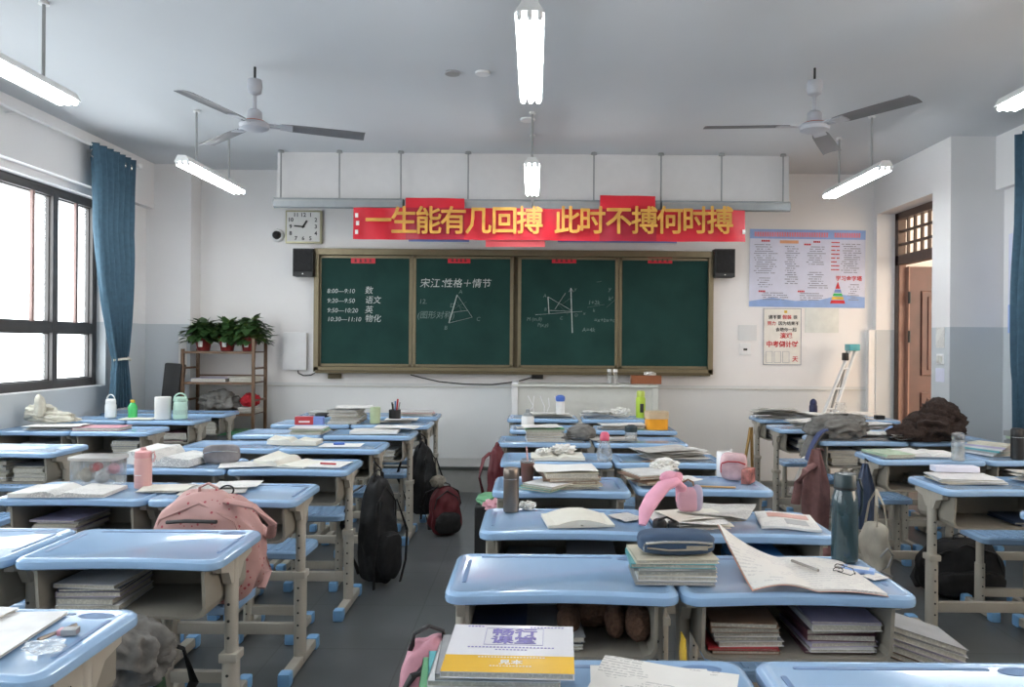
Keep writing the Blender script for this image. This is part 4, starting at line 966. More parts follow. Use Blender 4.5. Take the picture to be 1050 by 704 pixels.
# ---- third nearest row
p = surf(524, 524)
bottle('thermos', 'tall taupe steel thermos bottle at the left end of a middle desk', 'bottle', (p.x, p.y, S+.0005),
       [(.029, 0), (.031, .004), (.031, .130)], 'brownmetal', [(.031, .132), (.0315, .134), (.0315, .168), (.029, .173), (.02, .174)], 'brownmetal', [('seam_ring', MB().lathe([(.030, .129), (.030, .133)], 24), 'chrome')])
def tissue(loc, r, lab, seed=1, name='crumpled_tissue'):
    o = MB().blob((0, 0, r[2]*.8), r, 4, fold(seed, 2.6, .55), flat=-r[2]*.8).build(name, 'paper', loc=loc, ang=25); tag(o, lab, 'tissue'); return o
p = surf(541, 522); tissue(p, (.035, .025, .018), 'crumpled white tissue beside the taupe thermos', 4)
ob = open_book((.165, 2.86, S+.0008), .125, .20, .012, .010, .5, 'cream-covered open book lying face down right of the thermos', 'cream_paper', 'ccream')
bpy.data.objects.remove(kids(ob)[0])
MB().slab(lambda u, v: ((u-.5)*.21, (v-.5)*.20, .008+.022*math.sin(u*PI)+.004*v), 20, 6, lambda u, v: .006+.012*math.sin(u*PI)).build('pages', 'cream_paper', ob)
ob.rotation_euler = (0, 0, .12)
p = surf(640, 525); sheet_paper((.36, 2.93, S), .10, .12, .5, 'small printed leaflet between cream book and pink headband', 'news', 5, .006)
# cluttered papers, magazine
pile((.60, 2.83, S), 6, .27, .19, .1, 'pile behind the blue pencil case', ('news', 'page', 'cream_paper'), .04, .3, .010, .006)
sheet_paper((.70, 2.90, S+.028), .26, .20, -.45, 'curled newspaper with blue strip on messy middle pile', 'news', 8, .02, corner=.02)
o = empty('magazine', 'printed magazine with red and grey picture behind teal bottle', 'magazine', (.96, 2.88, S+.0006), -.18)
MB().slab(lambda u, v: ((u-.5)*.21, (v-.5)*.25, .010+.004*math.sin(u*5)), 14, 6, .009).build('pages', 'page', o)
MB().slab(lambda u, v: ((u-.5)*.15+.01, (v-.5)*.07+.06, .0112+.004*math.sin(((u-.5)*.15+.01+.105)/.21*5)), 10, 3, .0006).build('picture', mat('picture_red', (.50, .25, .2), .4, var=.3), o)
MB().slab(lambda u, v: ((u-.5)*.08+.03, (v-.5)*.08-.04, .0112+.004*math.sin(((u-.5)*.08+.03+.105)/.21*5)), 6, 3, .0006).build('photo', 'cgrey', o)
# pink padded headband (large U), small pink bag, black gadget
hb = empty('pink_headband', 'large pink padded headband lying on the messy middle pile', 'headband', (.50, 2.83, S+.035), .1)
MB().tube([(-.12, -.10, -.01), (-.10, -.07, .035), (-.065, -.04, .075), (-.02, -.01, .11), (.03, .01, .125), (.06, .03, .10), (.06, .05, .04)], lambda t: .014+.022*math.sin(t**.8*PI), 14, flat=.55).build('band', 'pinkfelt', hb)
MB().blob((.02, .02, .135), (.045, .02, .028), 3, fold(6, 2, .25)).build('bow', 'pinkfelt', hb)
pg = empty('pink_pouch', 'small shiny pink pouch with handle leaning on the headband', 'pouch', (.585, 2.88, S+.04), .1)
def sq(p): return lambda d: 1/((abs(d.x)**p+abs(d.y)**p+abs(d.z)**p)**(1/p))
MB().blob((0, 0, .045), (.042, .022, .046), 4, sq(3.5)).build('body', mat('shiny_pink', (.62, .36, .44), .25, bump=.2), pg)
MB().tube([(-.025, 0, .085), (-.02, 0, .11), (.0, 0, .12), (.02, 0, .11), (.025, 0, .085)], .004, 6).build('handle', 'cbrown', pg)
MB().blob((.035, 0, .05), (.022, .02, .05), 3, sq(3)).build('side_panel', 'clilac', pg)
gd = empty('black_earphones_case', 'glossy black gadget in front of the pink headband', 'gadget', (.472, 2.72, S+.003), .15)
MB().blob((-.02, 0, .024), (.024, .022, .022), 4, sq(3)).build('body', 'black', gd); MB().blob((.03, -.004, .020), (.020, .02, .019), 4, sq(3)).build('second_half', 'black', gd)
MB().tube([(-.03, -.015, .045), (.0, -.02, .055), (.035, -.02, .038)], .004, 6).build('strap', 'black', gd)
# ---- fourth nearest row
p = surf(541, 490)
bottle('drink_cup', 'brown milk tea cup with straw on a middle desk', 'cup', (p.x, 3.68, S+.0005), [(.026, 0), (.028, .004), (.034, .095)], 'brownplastic', [(.036, .095), (.037, .10), (.030, .112), (.012, .114)], 'clear',
       [('straw', MB().tube([(0, 0, .10), (-.006, 0, .17)], .004, 6), 'pinkplastic')])
zt_ = stack(.18, 3.62, S+.0005, 5, 'thick pile with green edges, left middle block', .075, ['cgrey', 'ccream', 'cbrown', 'cbrown', 'ccream'], w=.24, d=.25, jit=.015, rot=.12, turn=.1, parts=True)
sheet_paper((.15, 3.60, zt_), .29, .21, .1, 'white paper on top of the pile with green edges', 'paper', 9, .012)
for k, (cv, a_) in enumerate((('cteal', .35), ('cgreen', .42), ('cwhite', .5))):
    book((.055+.012*k, 3.53-.01*k, S+.001+.011*k), .17, .20, .010, cv, -.55-.05*k, '%s thin book sticking out left of the green-edged pile' % COV[cv], 'exercise_book', None, True)
stack(.58, 3.72, S+.0005, 5, 'brown slanting pile by the white cup', .05, ['cgrey', 'cbrown', 'ccream', 'cbrown', 'cwhite'], w=.22, d=.22, jit=.03, rot=.25, turn=.25, parts=True)
p = surf(700, 487); tissue((.66, 3.83, S+.035), (.07, .05, .035), 'crumpled white paper behind the brown slanting pile', 7, 'crumpled_paper')
sheet_paper((.72, 3.70, S+.01), .16, .13, .4, 'white folded sheet left of the tall white cup', 'paper', 6, .012)
p = surf(742, 488)
bottle('tall_cup', 'tall plain white cup beside the pink and white pouch', 'cup', (p.x, p.y-.01, S+.0005), [(.036, 0), (.0385, .004), (.0385, .125), (.036, .128), (.034, .122), (.033, .01)], 'white', None, None,
       [('rim_tab', MB().box(.030, .043, -.006, .006, .115, .14, bev=.002), 'white')])
pencil_case('snack_pouch', 'pink and silver pouch with red print beside tall white cup', (.995, 3.78, S+.001), .13, .07, .135, mat('pouch_pink', (.62, .42, .44), .25, var=.25, scale=14), -.3, 'cred')
tag(MB().box(-.05, .05, -.02, .02, 0, .07, bev=.004).build('picture_box', mat('red_picture', (.35, .12, .10), .4, var=.8, scale=30), loc=(1.045, 3.70, S+.001), rz=1.0), 'dark red picture box behind the pink and silver pouch', 'box')
tag(MB().box(-.09, .09, -.012, .012, 0, .004, bev=.001).build('ruler', 'wood', loc=(.86, 3.58, S+.001), rz=-.15), 'yellow wooden ruler in front of the tall white cup', 'ruler')
# ---- further middle rows
open_book((.14, 4.47, S+.001), .155, .23, .014, .016, .03, 'open book with crumpled tissue on it, fifth desk from camera', 'cream_paper', 'cwhite')
tissue((.17, 4.50, S+.022), (.075, .05, .03), 'crumpled white tissue on the open book in middle block', 11)
tissue((.06, 4.46, S+.018), (.05, .045, .022), 'crumpled white tissue at the left of the open book', 13)
p = surf(622, 476)
bottle('pink_cap_bottle', 'clear bottle with hot pink cap beside the open book', 'bottle', (p.x, 4.36, S+.0005), [(.038, 0), (.045, .01), (.044, .05), (.034, .09), (.024, .115), (.022, .12)], 'clear',
       [(.026, .118), (.027, .12), (.027, .15), (.018, .165), (.006, .168)], 'pinkhot')
pile((.80, 4.50, S), 7, .34, .26, .15, 'newspaper heap in middle block', ('news', 'page', 'news', 'paper'), .05, .3, .014, .008)
stack(.07-.0, 5.30, S+.0005, 5, 'white pile beside the grey cushion', .085, ['cwhite', 'cgrey', 'cwhite', 'cwhite', 'cgreen'], w=.26, d=.22, jit=.01, rot=.06, turn=.05)
sheet_paper((.05, 5.28, S+.09), .27, .2, .2, 'white paper on the white pile beside grey cushion', 'paper', 4, .012)
pile((.22, 5.30, S), 3, .2, .16, .3, 'loose sheets right of the white pile', ('news', 'page'), .02, .3, .012, .014)
tag(MB().blob((0, 0, .055), (.10, .08, .06), 4, fold(8, 2.5, .2), flat=-.055).build('grey_cushion', 'greycloth', ang=180, loc=(.33, 5.28, S)), 'dark grey crumpled cloth cushion right of the white pile', 'cushion')
p = surf(649, 455)
bottle('jar_bottle', 'clear jar with dark teal lid on middle desk', 'bottle', (p.x, 5.22, S+.0005), [(.036, 0), (.042, .006), (.042, .06), (.036, .07)], 'clear', [(.043, .07), (.044, .075), (.042, .105), (.02, .118)], 'darkteal')
p = surf(541, 440)
bottle('white_bottle', 'small white bottle with grey knob, left end of middle desk', 'bottle', (p.x, 6.0, S+.0005), [(.044, 0), (.05, .006), (.05, .085), (.045, .10)], 'white', [(.047, .10), (.03, .118), (.018, .125), (.016, .15), (.008, .153)], 'railgrey')
pile((.72, 6.05, S), 4, .36, .2, .05, 'flat sheets left of the orange basket', ('paper', 'news', 'paper'), .03, .12, .01, .008)
o = empty('orange_basket', 'orange tub with translucent top on right middle desk', 'basket', (.97, 6.02, S+.001))
MB().prism(rounded(-.085, .085, -.07, .07, .03, m=2), 0, .085).build('tub', 'orange', o); MB().prism(rounded(-.09, .09, -.075, .075, .03, m=2), .085, .14).build('lid', mat('peach_lid', (.75, .58, .38), .4, trans=.2), o)
p = surf(572, 420)
bottle('white_bottle', 'white bottle with round blue cap on the front middle desk', 'bottle', (p.x, 7.0, S+.0005), [(.036, 0), (.040, .006), (.040, .13), (.034, .145)], 'white', [(.038, .14), (.045, .16), (.042, .185), (.02, .198)], 'bluecap')
p = surf(657, 422)
bottle('lime_can', 'tall lime green can with yellow-green cap on front middle desk', 'bottle', (.975, 6.95, S+.0005), [(.040, 0), (.043, .005), (.043, .175), (.032, .195)], 'lime', [(.034, .19), (.037, .195), (.037, .235), (.030, .245)], mat('pale_lime', (.55, .66, .12), .4),
       [('print_mark', MB().box(-.012, .02, -.0445, -.040, .05, .13, bev=.001), 'inkblack')])
pile((.15, 6.98, S), 3, .42, .2, .02, 'long white sheets on front middle desk', ('paper', 'paper'), .02, .08, .008, .012)
pile((.60, 6.98, S), 4, .26, .2, .2, 'curled sheets beside the lime green can', ('paper', 'page'), .07, .5, .03, .010)
tissue((.80, 7.0, S), (.09, .06, .05), 'crumpled white paper left of the lime green can', 17, 'crumpled_paper')
pile((.55, 5.30, S+.0005), 3, .30, .2, .1, 'flat sheets beside the dark teal lid jar', ('news', 'page'), .04, .3, .008, .006)
pile((-.02, 6.0, S+.0005), 2, .22, .18, .4, 'sheets right of the small white bottle', ('paper', 'page'), .03, .3, .012, .006)
# lectern on the platform
lc = empty('lectern', 'wide pale cream lectern on the platform behind the middle desks', 'lectern', (.50, 7.62, .235))
B(-.70, .70, -.14, .28, 0, .80, bev=.01).build('body', 'cream', lc, smooth=False)
MB().box(-.72, -.66, -.16, .29, 0, .83, bev=.008).build('side_post', 'white', lc, smooth=False); MB().box(.66, .72, -.16, .29, 0, .79, bev=.008).build('side_post', 'cream', lc, smooth=False)
B(-.72, .72, -.17, .30, .79, .815, bev=.006).build('top', 'cream', lc, smooth=False)
m = MB()
for a, b in (((-.56, .70), (-.50, .52)), ((-.50, .70), (-.56, .52)), ((-.44, .70), (-.40, .52)), ((-.36, .68), (-.38, .52)), ((-.30, .70), (-.26, .52))): m.tube([(a[0], -.142, a[1]), ((a[0]+b[0])/2+.02, -.142, .6), (b[0], -.142, b[1])], .006, 5)
m.build('white_scribble', 'white', lc)
p = py_(627, 395, 7.6)
for k, x in enumerate((.62, .68)):
    bottle('chalk_tube', ['left', 'right'][k]+' of two clear tubes with white caps on the lectern', 'tube', (.76+.06*k, 7.68, 1.051), [(.02, 0), (.022, .004), (.022, .12)], 'clear', [(.023, .118), (.023, .145)], 'white')
o = empty('chalk_box', 'brown wooden chalk box on the right end of the lectern', 'box', (.98, 7.70, 1.051)); B(-.0, .30, -.06, .06, 0, .085, bev=.004).build('box', 'brownbox', o, smooth=False)
o = tissue((1.17, 7.69, 1.137), (.06, .04, .02), 'white cloth lying on the brown wooden chalk box', 2, 'chalk_cloth')

# ================================================================ left block
# nearest desk: sheets, eraser, plastic wrap
p = surf(20, 655)
book((-1.225, 1.72, S+.0006), .20, .27, .006, 'cwhite', .07, 'white thin workbook, right and lower of two on the nearest left desk', 'exercise_book', None, True)
book((-1.37, 1.74, S+.0075), .20, .27, .006, 'cwhite', -.10, 'white thin workbook, left and upper of two on the nearest left desk', 'exercise_book', None, True)
p = surf(70, 650); er = empty('eraser', 'small beige eraser on the nearest left desk', 'eraser', (p.x, p.y, S+.0006), .15)
MB().box(-.021, .021, -.012, .012, 0, .013, bev=.003).build('rubber', 'cpink', er); MB().box(-.012, .021, -.0125, .0125, -.0003, .0135, bev=.002).build('sleeve', 'cgrey', er)
p = surf(45, 668); o = MB().blob((0, 0, .010), (.045, .03, .012), 3, fold(5, 3, .6), flat=-.010).build('plastic_wrapper', 'clear', loc=p, ang=20); tag(o, 'crumpled clear plastic wrapper on the nearest left desk', 'wrapper')
tag(MB().tube([(0, 0, .006), (.03, .09, .006)], .005, 8).build('pen', 'metal', loc=(p.x-.045, p.y+.05, S)), 'grey pen right of the two white workbooks on nearest left desk', 'pen')
# window-side desks
open_book((-2.03, 3.33, S+.001), .20, .22, .018, .014, .05, 'big open textbook left of the pink bottle, window-side desk', 'page', 'cwhite', curl=.0, lift=.0)
p = surf(149, 494); p.x = -1.80
bottle('pink_bottle', 'matte pink water bottle with handle lid on left block desk', 'bottle', (-1.775, 3.46, S+.0008), [(.034, 0), (.037, .004), (.037, .125), (.034, .14)], 'pinkplastic', [(.035, .138), (.037, .142), (.034, .165), (.014, .172), (.012, .182), (.006, .184)], mat('deeper_pink', (.68, .33, .33), .35),
       [('handle', MB().tube([(.034, 0, .15), (.050, 0, .165), (.054, 0, .14), (.048, 0, .12), (.036, 0, .12)], .0045, 6), 'pinkplastic'), ('print_line', MB().box(-.02, .01, -.0385, -.035, .06, .063), 'white')])
pile((-1.66, 3.42, S+.0005), 3, .20, .17, .2, 'pile under and beside the pink bottle', ('page', 'news', 'cream_paper'), .02, .25, .005, .003)
# clear plastic tub behind the book
tb_ = empty('plastic_tub', 'clear plastic tub of small things behind the open textbook', 'tub', (-2.02, 3.535, S+.001)); 
MB().prism(rounded(-.105, .105, -.07, .07, .03, m=2), 0, .12).build('tub', 'clear', tb_); MB().prism(rounded(-.112, .112, -.077, .077, .033, m=2), .118, .132).build('rim', mat('tub_rim', (.62, .58, .55), .3, trans=.5, alpha=.7), tb_)
for x, y, z, r_, mm in ((-.05, 0, .045, .035, 'tan'), (.03, -.02, .04, .033, 'cgrey'), (.06, .02, .07, .026, 'cpink'), (-.01, .01, .08, .022, 'redcloth')): MB().blob((x, y, z), (r_, r_*.9, r_), 3, fold(x*50, 3, .2)).build('content', mm, tb_)
open_book((-1.98, 4.17, S+.001), .18, .26, .075, .045, -.15, 'thick open dictionary standing high behind the pink bottle', 'page', 'cgrey', lift=.02)
pencil_case('pencil_case', 'grey pencil case with red print beside the thick open dictionary', (-1.71, 4.17, S+.002), .19, .07, .10, mat('grey_felt', (.20, .19, .20), .8, var=.3, bump=.3), .3)
sheet_paper((-1.56, 4.12, S+.0006), .26, .2, .3, 'cream sheet under the grey pencil case', 'page', 4, .004)
# aisle desks of the left block
sheet_paper((-1.43, 3.42, S+.0006), .28, .24, .25, 'white newspaper sheet above the pink floral backpack', 'news', 2, .006)
sheet_paper((-1.36, 3.50, S+.007), .20, .16, .15, 'white sheet overlapping the newspaper above the floral backpack', 'page', 6, .008)
o = MB().tube([(.03*math.cos(2*PI*k/20), .01*math.sin(2*PI*k/20)-.0, .022+.02*math.sin(2*PI*k/20)) for k in range(21)], .004, 6, cap=False).build('ring_keychain', 'black', loc=(-1.33, 3.30, S)); tag(o, 'dark ring keychain on desk above the floral backpack', 'ring')
open_book((-1.335, 4.17, S+.001), .15, .24, .022, .006, -.25, 'open thick book with curled pages beside notebook, left block', 'cream_paper', 'cwhite', lift=.03)
sheet_paper((-1.12, 4.14, S+.0006), .21, .20, -.12, 'cream notebook page with pen, right end of left block desk', 'note', 3, .003, th=.004)
tag(MB().tube([(-.05, .01, .006), (.04, -.02, .008)], .0045, 8).build('pen', 'redcloth', loc=(-1.10, 4.10, S+.008)), 'red and white pen on the cream notebook page, left block', 'pen')
tag(MB().blob((0, 0, .015), (.035, .02, .014), 3, sq(3)).build('calculator_case', 'black', loc=(-1.50, 4.26, S+.001)), 'small black case behind the open thick book, left block', 'case')
ob = open_book((-1.56, 4.98, S+.001), .16, .17, .03, .028, .02, 'rolled cream open book on fourth-row left block desks', 'cream_paper', 'ccream', lift=.02)
sheet_paper((-1.24, 4.92, S+.0006), .26, .17, .03, 'white sheet with blue eraser right of rolled open book', 'paper', 3, .003)
tag(MB().box(-.035, .035, -.018, .018, 0, .014, bev=.003).build('eraser', 'bluecap', loc=(-1.26, 4.93, S+.006), rz=.2), 'blue eraser on the white sheet, left block', 'eraser')
stack(-1.64, 5.58, S+.0005, 4, 'low pile under the toothpaste-red box', .045, ['cwhite', 'ccream', 'cgreen', 'cwhite'], w=.24, d=.2, rot=.15)
o = empty('medicine_box', 'red and blue carton lying on papers, left block', 'box', (-1.70, 5.72, S+.048), .1); MB().box(-.09, .045, -.03, .03, 0, .06, bev=.003).build('red_half', 'cred', o); MB().box(.045, .12, -.029, .029, .001, .059, bev=.003).build('blue_half', 'wblue', o); MB().box(-.06, .02, -.031, -.03, .018, .03).build('white_print', 'paper', o)
tag(MB().blob((0, 0, .02), (.06, .035, .02), 3, sq(3)).build('computer_mouse', 'black', loc=(-1.75, 6.3, S+.045)), 'black case lying behind the red and blue carton', 'case')
sheet_paper((-1.17, 5.62, S+.0006), .34, .20, .05, 'long white pad left of the hanging black bags', 'paper', 5, .006, th=.018)
sheet_paper((-1.03, 5.75, S+.02), .34, .20, -.2, 'crumpled white sheets at the right end, left block', 'page', 8, .02)
zt_ = stack(-1.55, 6.34, S+.0005, 7, 'white tall pile beside the pale green cup', .115, ['cwhite', 'cgrey', 'cwhite', 'ccream', 'cwhite'], w=.25, d=.28, rot=.08)
sheet_paper((-1.50, 6.36, zt_+.001), .30, .26, .2, 'white sheet on the tall pile beside pale green cup', 'page', 3, .015, th=.006)
bottle('green_cup', 'pale green cylindrical cup beside the dark pen holder', 'cup', (-1.31, 6.28, S+.0005), [(.036, 0), (.042, .005), (.044, .13), (.040, .135)], mat('pale_green_cup', (.42, .50, .30), .4))
ph = empty('pen_holder', 'dark mesh pen holder full of pens, left block', 'pen holder', (-1.18, 6.45, S+.001)); MB().lathe([(.045, 0), (.05, .004), (.05, .10), (.046, .10), (.044, .006)], 20).build('holder', 'black', ph)
for k, (x, y, h, mm) in enumerate(((.02, 0, .19, 'redcloth'), (-.02, .01, .16, 'black'), (0, .02, .17, 'cblue'), (-.01, -.02, .15, 'black'), (.03, .02, .16, 'cgrey'))): MB().tube([(x*.5, y*.5, .02), (x*1.3, y*1.3, h)], .007, 6).build('pen', mm, ph)
stack(-1.08, 7.05, S+.0005, 4, 'flat papers on the first-row aisle desk', .035, ['cwhite', 'ccream', 'cpink', 'cwhite'], w=.3, d=.24, rot=.3)
pile((-1.15, 6.40, S+.0005), 3, .28, .2, .1, 'loose white papers on second-row aisle desk', ('paper', 'page'), .06, .3, .01, .01)
stack(-1.92, 7.05, S+.0005, 3, 'flat papers on first-row window-side desk', .03, ['cwhite', 'cgrey'], w=.3, d=.22, rot=.2)
# window columns
p = surf(97, 437); book((-3.24, 5.72, S+.0006), .34, .20, .022, 'cpink', .02, 'pink folder lying alone on a window-side desk', 'folder')
pile((-3.55, 5.72, S), 4, .38, .22, .1, 'papers under the cream cloth by the window', ('page', 'paper', 'news'), .05, .2, .01, .008)
tag(MB().blob((0, 0, .06), (.12, .09, .075), 5, fold(12, 1.8, .55), flat=-.06).blob((.14, -.03, .03), (.16, .07, .04), 4, fold(14, 2, .5), flat=-.03).blob((.02, -.07, .12), (.04, .04, .10), 3, fold(2, 2, .3), flat=-.08).build('cream_jacket', 'whitecloth', loc=(-3.78, 5.86, S+.04), ang=180), 'cream cloth heap on a desk under the left window', 'cloth')
p = surf(114, 428)
bottle('white_bottle', 'white water bottle with loop lid on desk below the curtain', 'bottle', (-3.66, 6.58, S+.0005), [(.038, 0), (.043, .005), (.043, .10), (.036, .12)], 'white', [(.038, .118), (.040, .125), (.036, .15), (.02, .155)], 'white', [('loop', loop(.035, .145, .055), 'white'), ('print', MB().lathe([(.0438, .05), (.0438, .07)], 20), 'pblue')], s=1.05)
bottle('green_bottle', 'small green drink bottle with yellow cap below the curtain', 'bottle', (-3.46, 6.56, S+.0005), [(.034, 0), (.037, .005), (.036, .05), (.038, .06), (.037, .10), (.016, .135)], 'green', [(.018, .134), (.019, .136), (.018, .158)], 'cyellow')
p = surf(168, 427); bottle('paper_roll', 'plain white tissue roll on desk beside pale green jug', 'roll', (-3.17, 6.50, S+.0005), [(.062, 0), (.065, .004), (.065, .185), (.06, .19), (.02, .19)], 'paper')
bottle('green_jug', 'pale green translucent jug bottle with handle lid, near plant shelf', 'bottle', (-3.03, 6.52, S+.0005), [(.05, 0), (.058, .006), (.058, .10), (.055, .14), (.048, .15)], 'sage', [(.05, .148), (.054, .155), (.05, .18), (.03, .19)], 'sage', [('handle', loop(.06, .15, .07, .007), 'sage'), ('label', MB().lathe([(.0585, .04), (.0585, .08)], 20), 'clear')])
sheet_paper((-3.36, 6.46, S+.0006), .28, .2, .1, 'thin cream sheet beneath the green drink bottle', 'cream_paper', 2, .008)
# ================================================================ right block
p = surf(990, 490)
stack(2.15, 3.80, S+.0005, 4, 'thin pile on the near right-block desk', .025, ['cwhite', 'ccream', 'cwhite', 'cwhite'], w=.30, d=.21, rot=.25, parts=True)
tag(MB().box(-.11, .11, -.035, .035, 0, .03, bev=.004).build('tissue_pack', 'ppale', loc=(2.17, 3.92, S+.028), rz=-.08), 'pale tissue pack on thin pile near the clear bottle', 'tissue pack')
pile((2.58, 3.78, S), 6, .28, .22, .2, 'papers at the far right photo edge', ('page', 'cream_paper', 'news'), .04, .35, .012, .008)
p = surf(997, 473)
bottle('clear_bottle', 'small clear bottle with steel lid, right block', 'bottle', (2.50, 4.28+.2, S+.0005), [(.030, 0), (.033, .004), (.033, .10), (.028, .115)], 'clear', [(.030, .112), (.033, .118), (.032, .145), (.015, .152)], 'chrome', [('tea', MB().lathe([(.028, .004), (.028, .07)], 16), 'clear')], s=1.1)
open_book((2.42, 4.72, S+.001), .18, .24, .018, .012, -.05, 'open notebook in front of the brown fleece jacket', 'note', 'cwhite')
stack(2.17, 4.68, S+.0005, 2, 'green-edged pair left of open notebook, right block', .022, ['cgrey', 'cpalegreen'], w=.2, d=.26, rot=.1, turn=.2)
bj = empty('brown_jacket', 'dark brown fleece jacket heaped on a right-block desk', 'jacket', (2.86, 5.42, S+.002))
MB().blob((0, 0, .09), (.23, .15, .12), 5, fold(21, 1.7, .42), flat=-.09).build('body', 'browncloth', bj, ang=180)
MB().blob((-.21, -.03, .06), (.13, .10, .08), 4, fold(23, 2, .4), flat=-.06).build('sleeve', 'browncloth', bj, ang=180)
MB().blob((.04, .02, .19), (.13, .12, .10), 4, fold(25, 2, .35)).build('hood', 'browncloth', bj, ang=180)
p = surf(1031, 465); bottle('black_thermos', 'black thermos bottle in front of stacked books, right photo edge', 'bottle', (2.90, 4.56, S+.0005), [(.032, 0), (.036, .004), (.036, .13)], 'black', [(.036, .134), (.0365, .138), (.036, .175), (.028, .185)], 'black', [('seam_ring', MB().lathe([(.0355, .128), (.0355, .136)], 20), 'chrome')])
stack(3.13, 4.74, S+.0005, 9, 'tall pile behind the black thermos', .14, ['cgrey', 'cgrey', 'cpalegreen', 'cgrey'], w=.24, d=.26, rot=.05)
for k, cv in enumerate(('cwhite', 'cgrey', 'cteal', 'cwhite', 'clilac', 'ccream')):
    book((2.84+.008*k, 4.77, S+.0008+.011*k), .15, .24, .012, cv, .3+.06*k, '%s notebook, %s of the fan left of tall grey pile' % (COV[cv], ['lowest', 'second', 'third', 'fourth', 'fifth', 'topmost'][k]), 'exercise_book', 'fanned notebooks in right block')
# grey jacket, papers
gj = empty('grey_jacket', 'grey jacket with blue lining draped over right-block desks', 'jacket', (2.12, 5.44, S+.002))
MB().blob((.05, .02, .07), (.20, .13, .095), 5, fold(31, 1.8, .40), flat=-.07).build('body', 'greycloth', gj, ang=180)
MB().blob((.15, .0, .09), (.12, .10, .085), 4, fold(33, 2.2, .4), flat=-.09).build('hood', 'greycloth', gj, ang=180)
b = MB(); b.slab(lambda u, v: (-.02-.16*v**.8+.02*math.sin(u*9), -.10+.24*u, .10-.22*v**1.6+.012*math.sin(u*14+v*3)), 20, 14, .012); b.build('sleeve', 'greycloth', gj)
b = MB(); b.slab(lambda u, v: (-.06-.14*v**.8, -.125+.07*u, .085-.21*v**1.6), 8, 14, .012); b.build('lining', 'bluegrey', gj)
pile((2.45, 5.55, S+.0005), 4, .36, .26, -.2, 'white sheets right of the grey jacket', ('page', 'paper'), .04, .2, .02, .009)
pile((2.62, 5.42, S+.0005), 3, .24, .2, .3, 'sheets squeezed between grey and brown jackets', ('page', 'paper'), .03, .4, .03, .012)
pile((2.52, 6.98, S+.0005), 4, .28, .2, -.3, 'crumpled sheets right of the blue bottle', ('page', 'paper'), .05, .5, .028, .012)
pile((2.30, 6.28, S+.0005), 6, .34, .24, .1, 'sheets behind the grey jacket', ('news', 'page', 'paper'), .06, .3, .014, .009)
pile((2.75, 6.28, S+.0005), 3, .34, .24, .1, 'sheets left of the small dark box, right block', ('page', 'paper'), .04, .3, .014, .009)
tag(MB().blob((0, 0, .04), (.13, .07, .045), 4, fold(41, 2.4, .5), flat=-.04).build('plastic_bag', 'pblue', loc=(2.72, 5.60, S+.002), ang=30), 'crumpled pale blue bag left of brown jacket', 'bag')
pile((2.25, 7.05, S+.0005), 8, .36, .24, .2, 'newspapers in front of the blue bottle', ('news', 'news', 'page'), .10, .5, .014, .010)
pile((2.85, 7.05, S+.0005), 5, .40, .24, .0, 'sheets on desk before the folded ladder', ('paper', 'page'), .08, .2, .016, .010)
p = surf(835.5, 420)
bottle('blue_bottle', 'dark blue bottle with pointed cap standing before the wall', 'bottle', (2.63, 7.16, S+.001), [(.034, 0), (.038, .005), (.038, .10), (.030, .12)], 'navy', [(.032, .118), (.034, .125), (.030, .15), (.012, .168), (.006, .17)], 'navy', s=1.0)
bottle('clear_bottle', 'clear square bottle beside the folded ladder foot', 'bottle', (2.86, 7.10, S+.001), [(.045, 0), (.05, .005), (.05, .11), (.042, .12)], 'clear', [(.045, .118), (.047, .14)], 'clear')
tag(MB().box(-.04, .04, -.03, .03, 0, .035, bev=.004).build('dark_box', 'black', loc=(3.17, 6.98, S+.001)), 'small dark box at the right end of the front row', 'box')

# ================================================================ bags, hanging clothes, things on the floor
def backpack(name, lab, loc, rz, w, d, h, m, m2=None, tilt=0, strap='blackcloth', pocket=True, seed=1, straps=True):
    T = empty(name, lab, 'backpack', loc, rz); m2 = m2 or m
    if tilt: T.rotation_euler = (tilt, 0, rz)
    f0 = sq(3.2)
    def f(dv):
        t = (dv.z+1)/2; k = f0(dv); dn = noise.noise(dv*2.2+Vector((seed, seed, 0)))
        return k*(1+.10*dn)
    b = MB(); b.blob((0, 0, h*.5), (w/2, d/2, h/2), 5, f)
    for v in b.bm.verts:
        t = v.co.z/h; s_ = 1-.30*max(0, t-.45)**1.2*1.6; v.co.x *= s_; v.co.y *= (1-.45*max(0, t-.3))
        v.co.x += .015*noise.noise(v.co*9+Vector((seed, 0, 0))); v.co.y += .012*noise.noise(v.co*11)
    b.build('body', m, T, ang=180)
    if pocket:
        MB().blob((0, -d*.46, h*.28), (w*.40, d*.22, h*.22), 4, f).build('front_pocket', m2, T, ang=180)
        MB().tube([(-w*.36, -d*.50, h*.40), (-w*.2, -d*.60, h*.475), (w*.2, -d*.60, h*.475), (w*.36, -d*.50, h*.40)], .005, 6).build('pocket_zip', strap, T)
    MB().tube([(-w*.44, -d*.28, h*.45), (-w*.34, -d*.36, h*.78), (0, -d*.30, h*.93), (w*.34, -d*.36, h*.78), (w*.44, -d*.28, h*.45)], .0055, 6).build('main_zip', strap, T)
    MB().tube([(-.04, 0, h*.94), (-.035, 0, h*1.04), (0, 0, h*1.08), (.035, 0, h*1.04), (.04, 0, h*.94)], .009, 8, flat=.5).build('top_handle', strap, T)
    for s in ((-1, 1) if straps else ()):
        MB().tube([(s*.07, d*.25, h*.93), (s*.12, d*.50, h*.85), (s*.15, d*.66, h*.55), (s*w*.42, d*.55, h*.2), (s*w*.42, d*.3, h*.08)], .018, 8, flat=.35).build('shoulder_strap', strap, T)
    return T
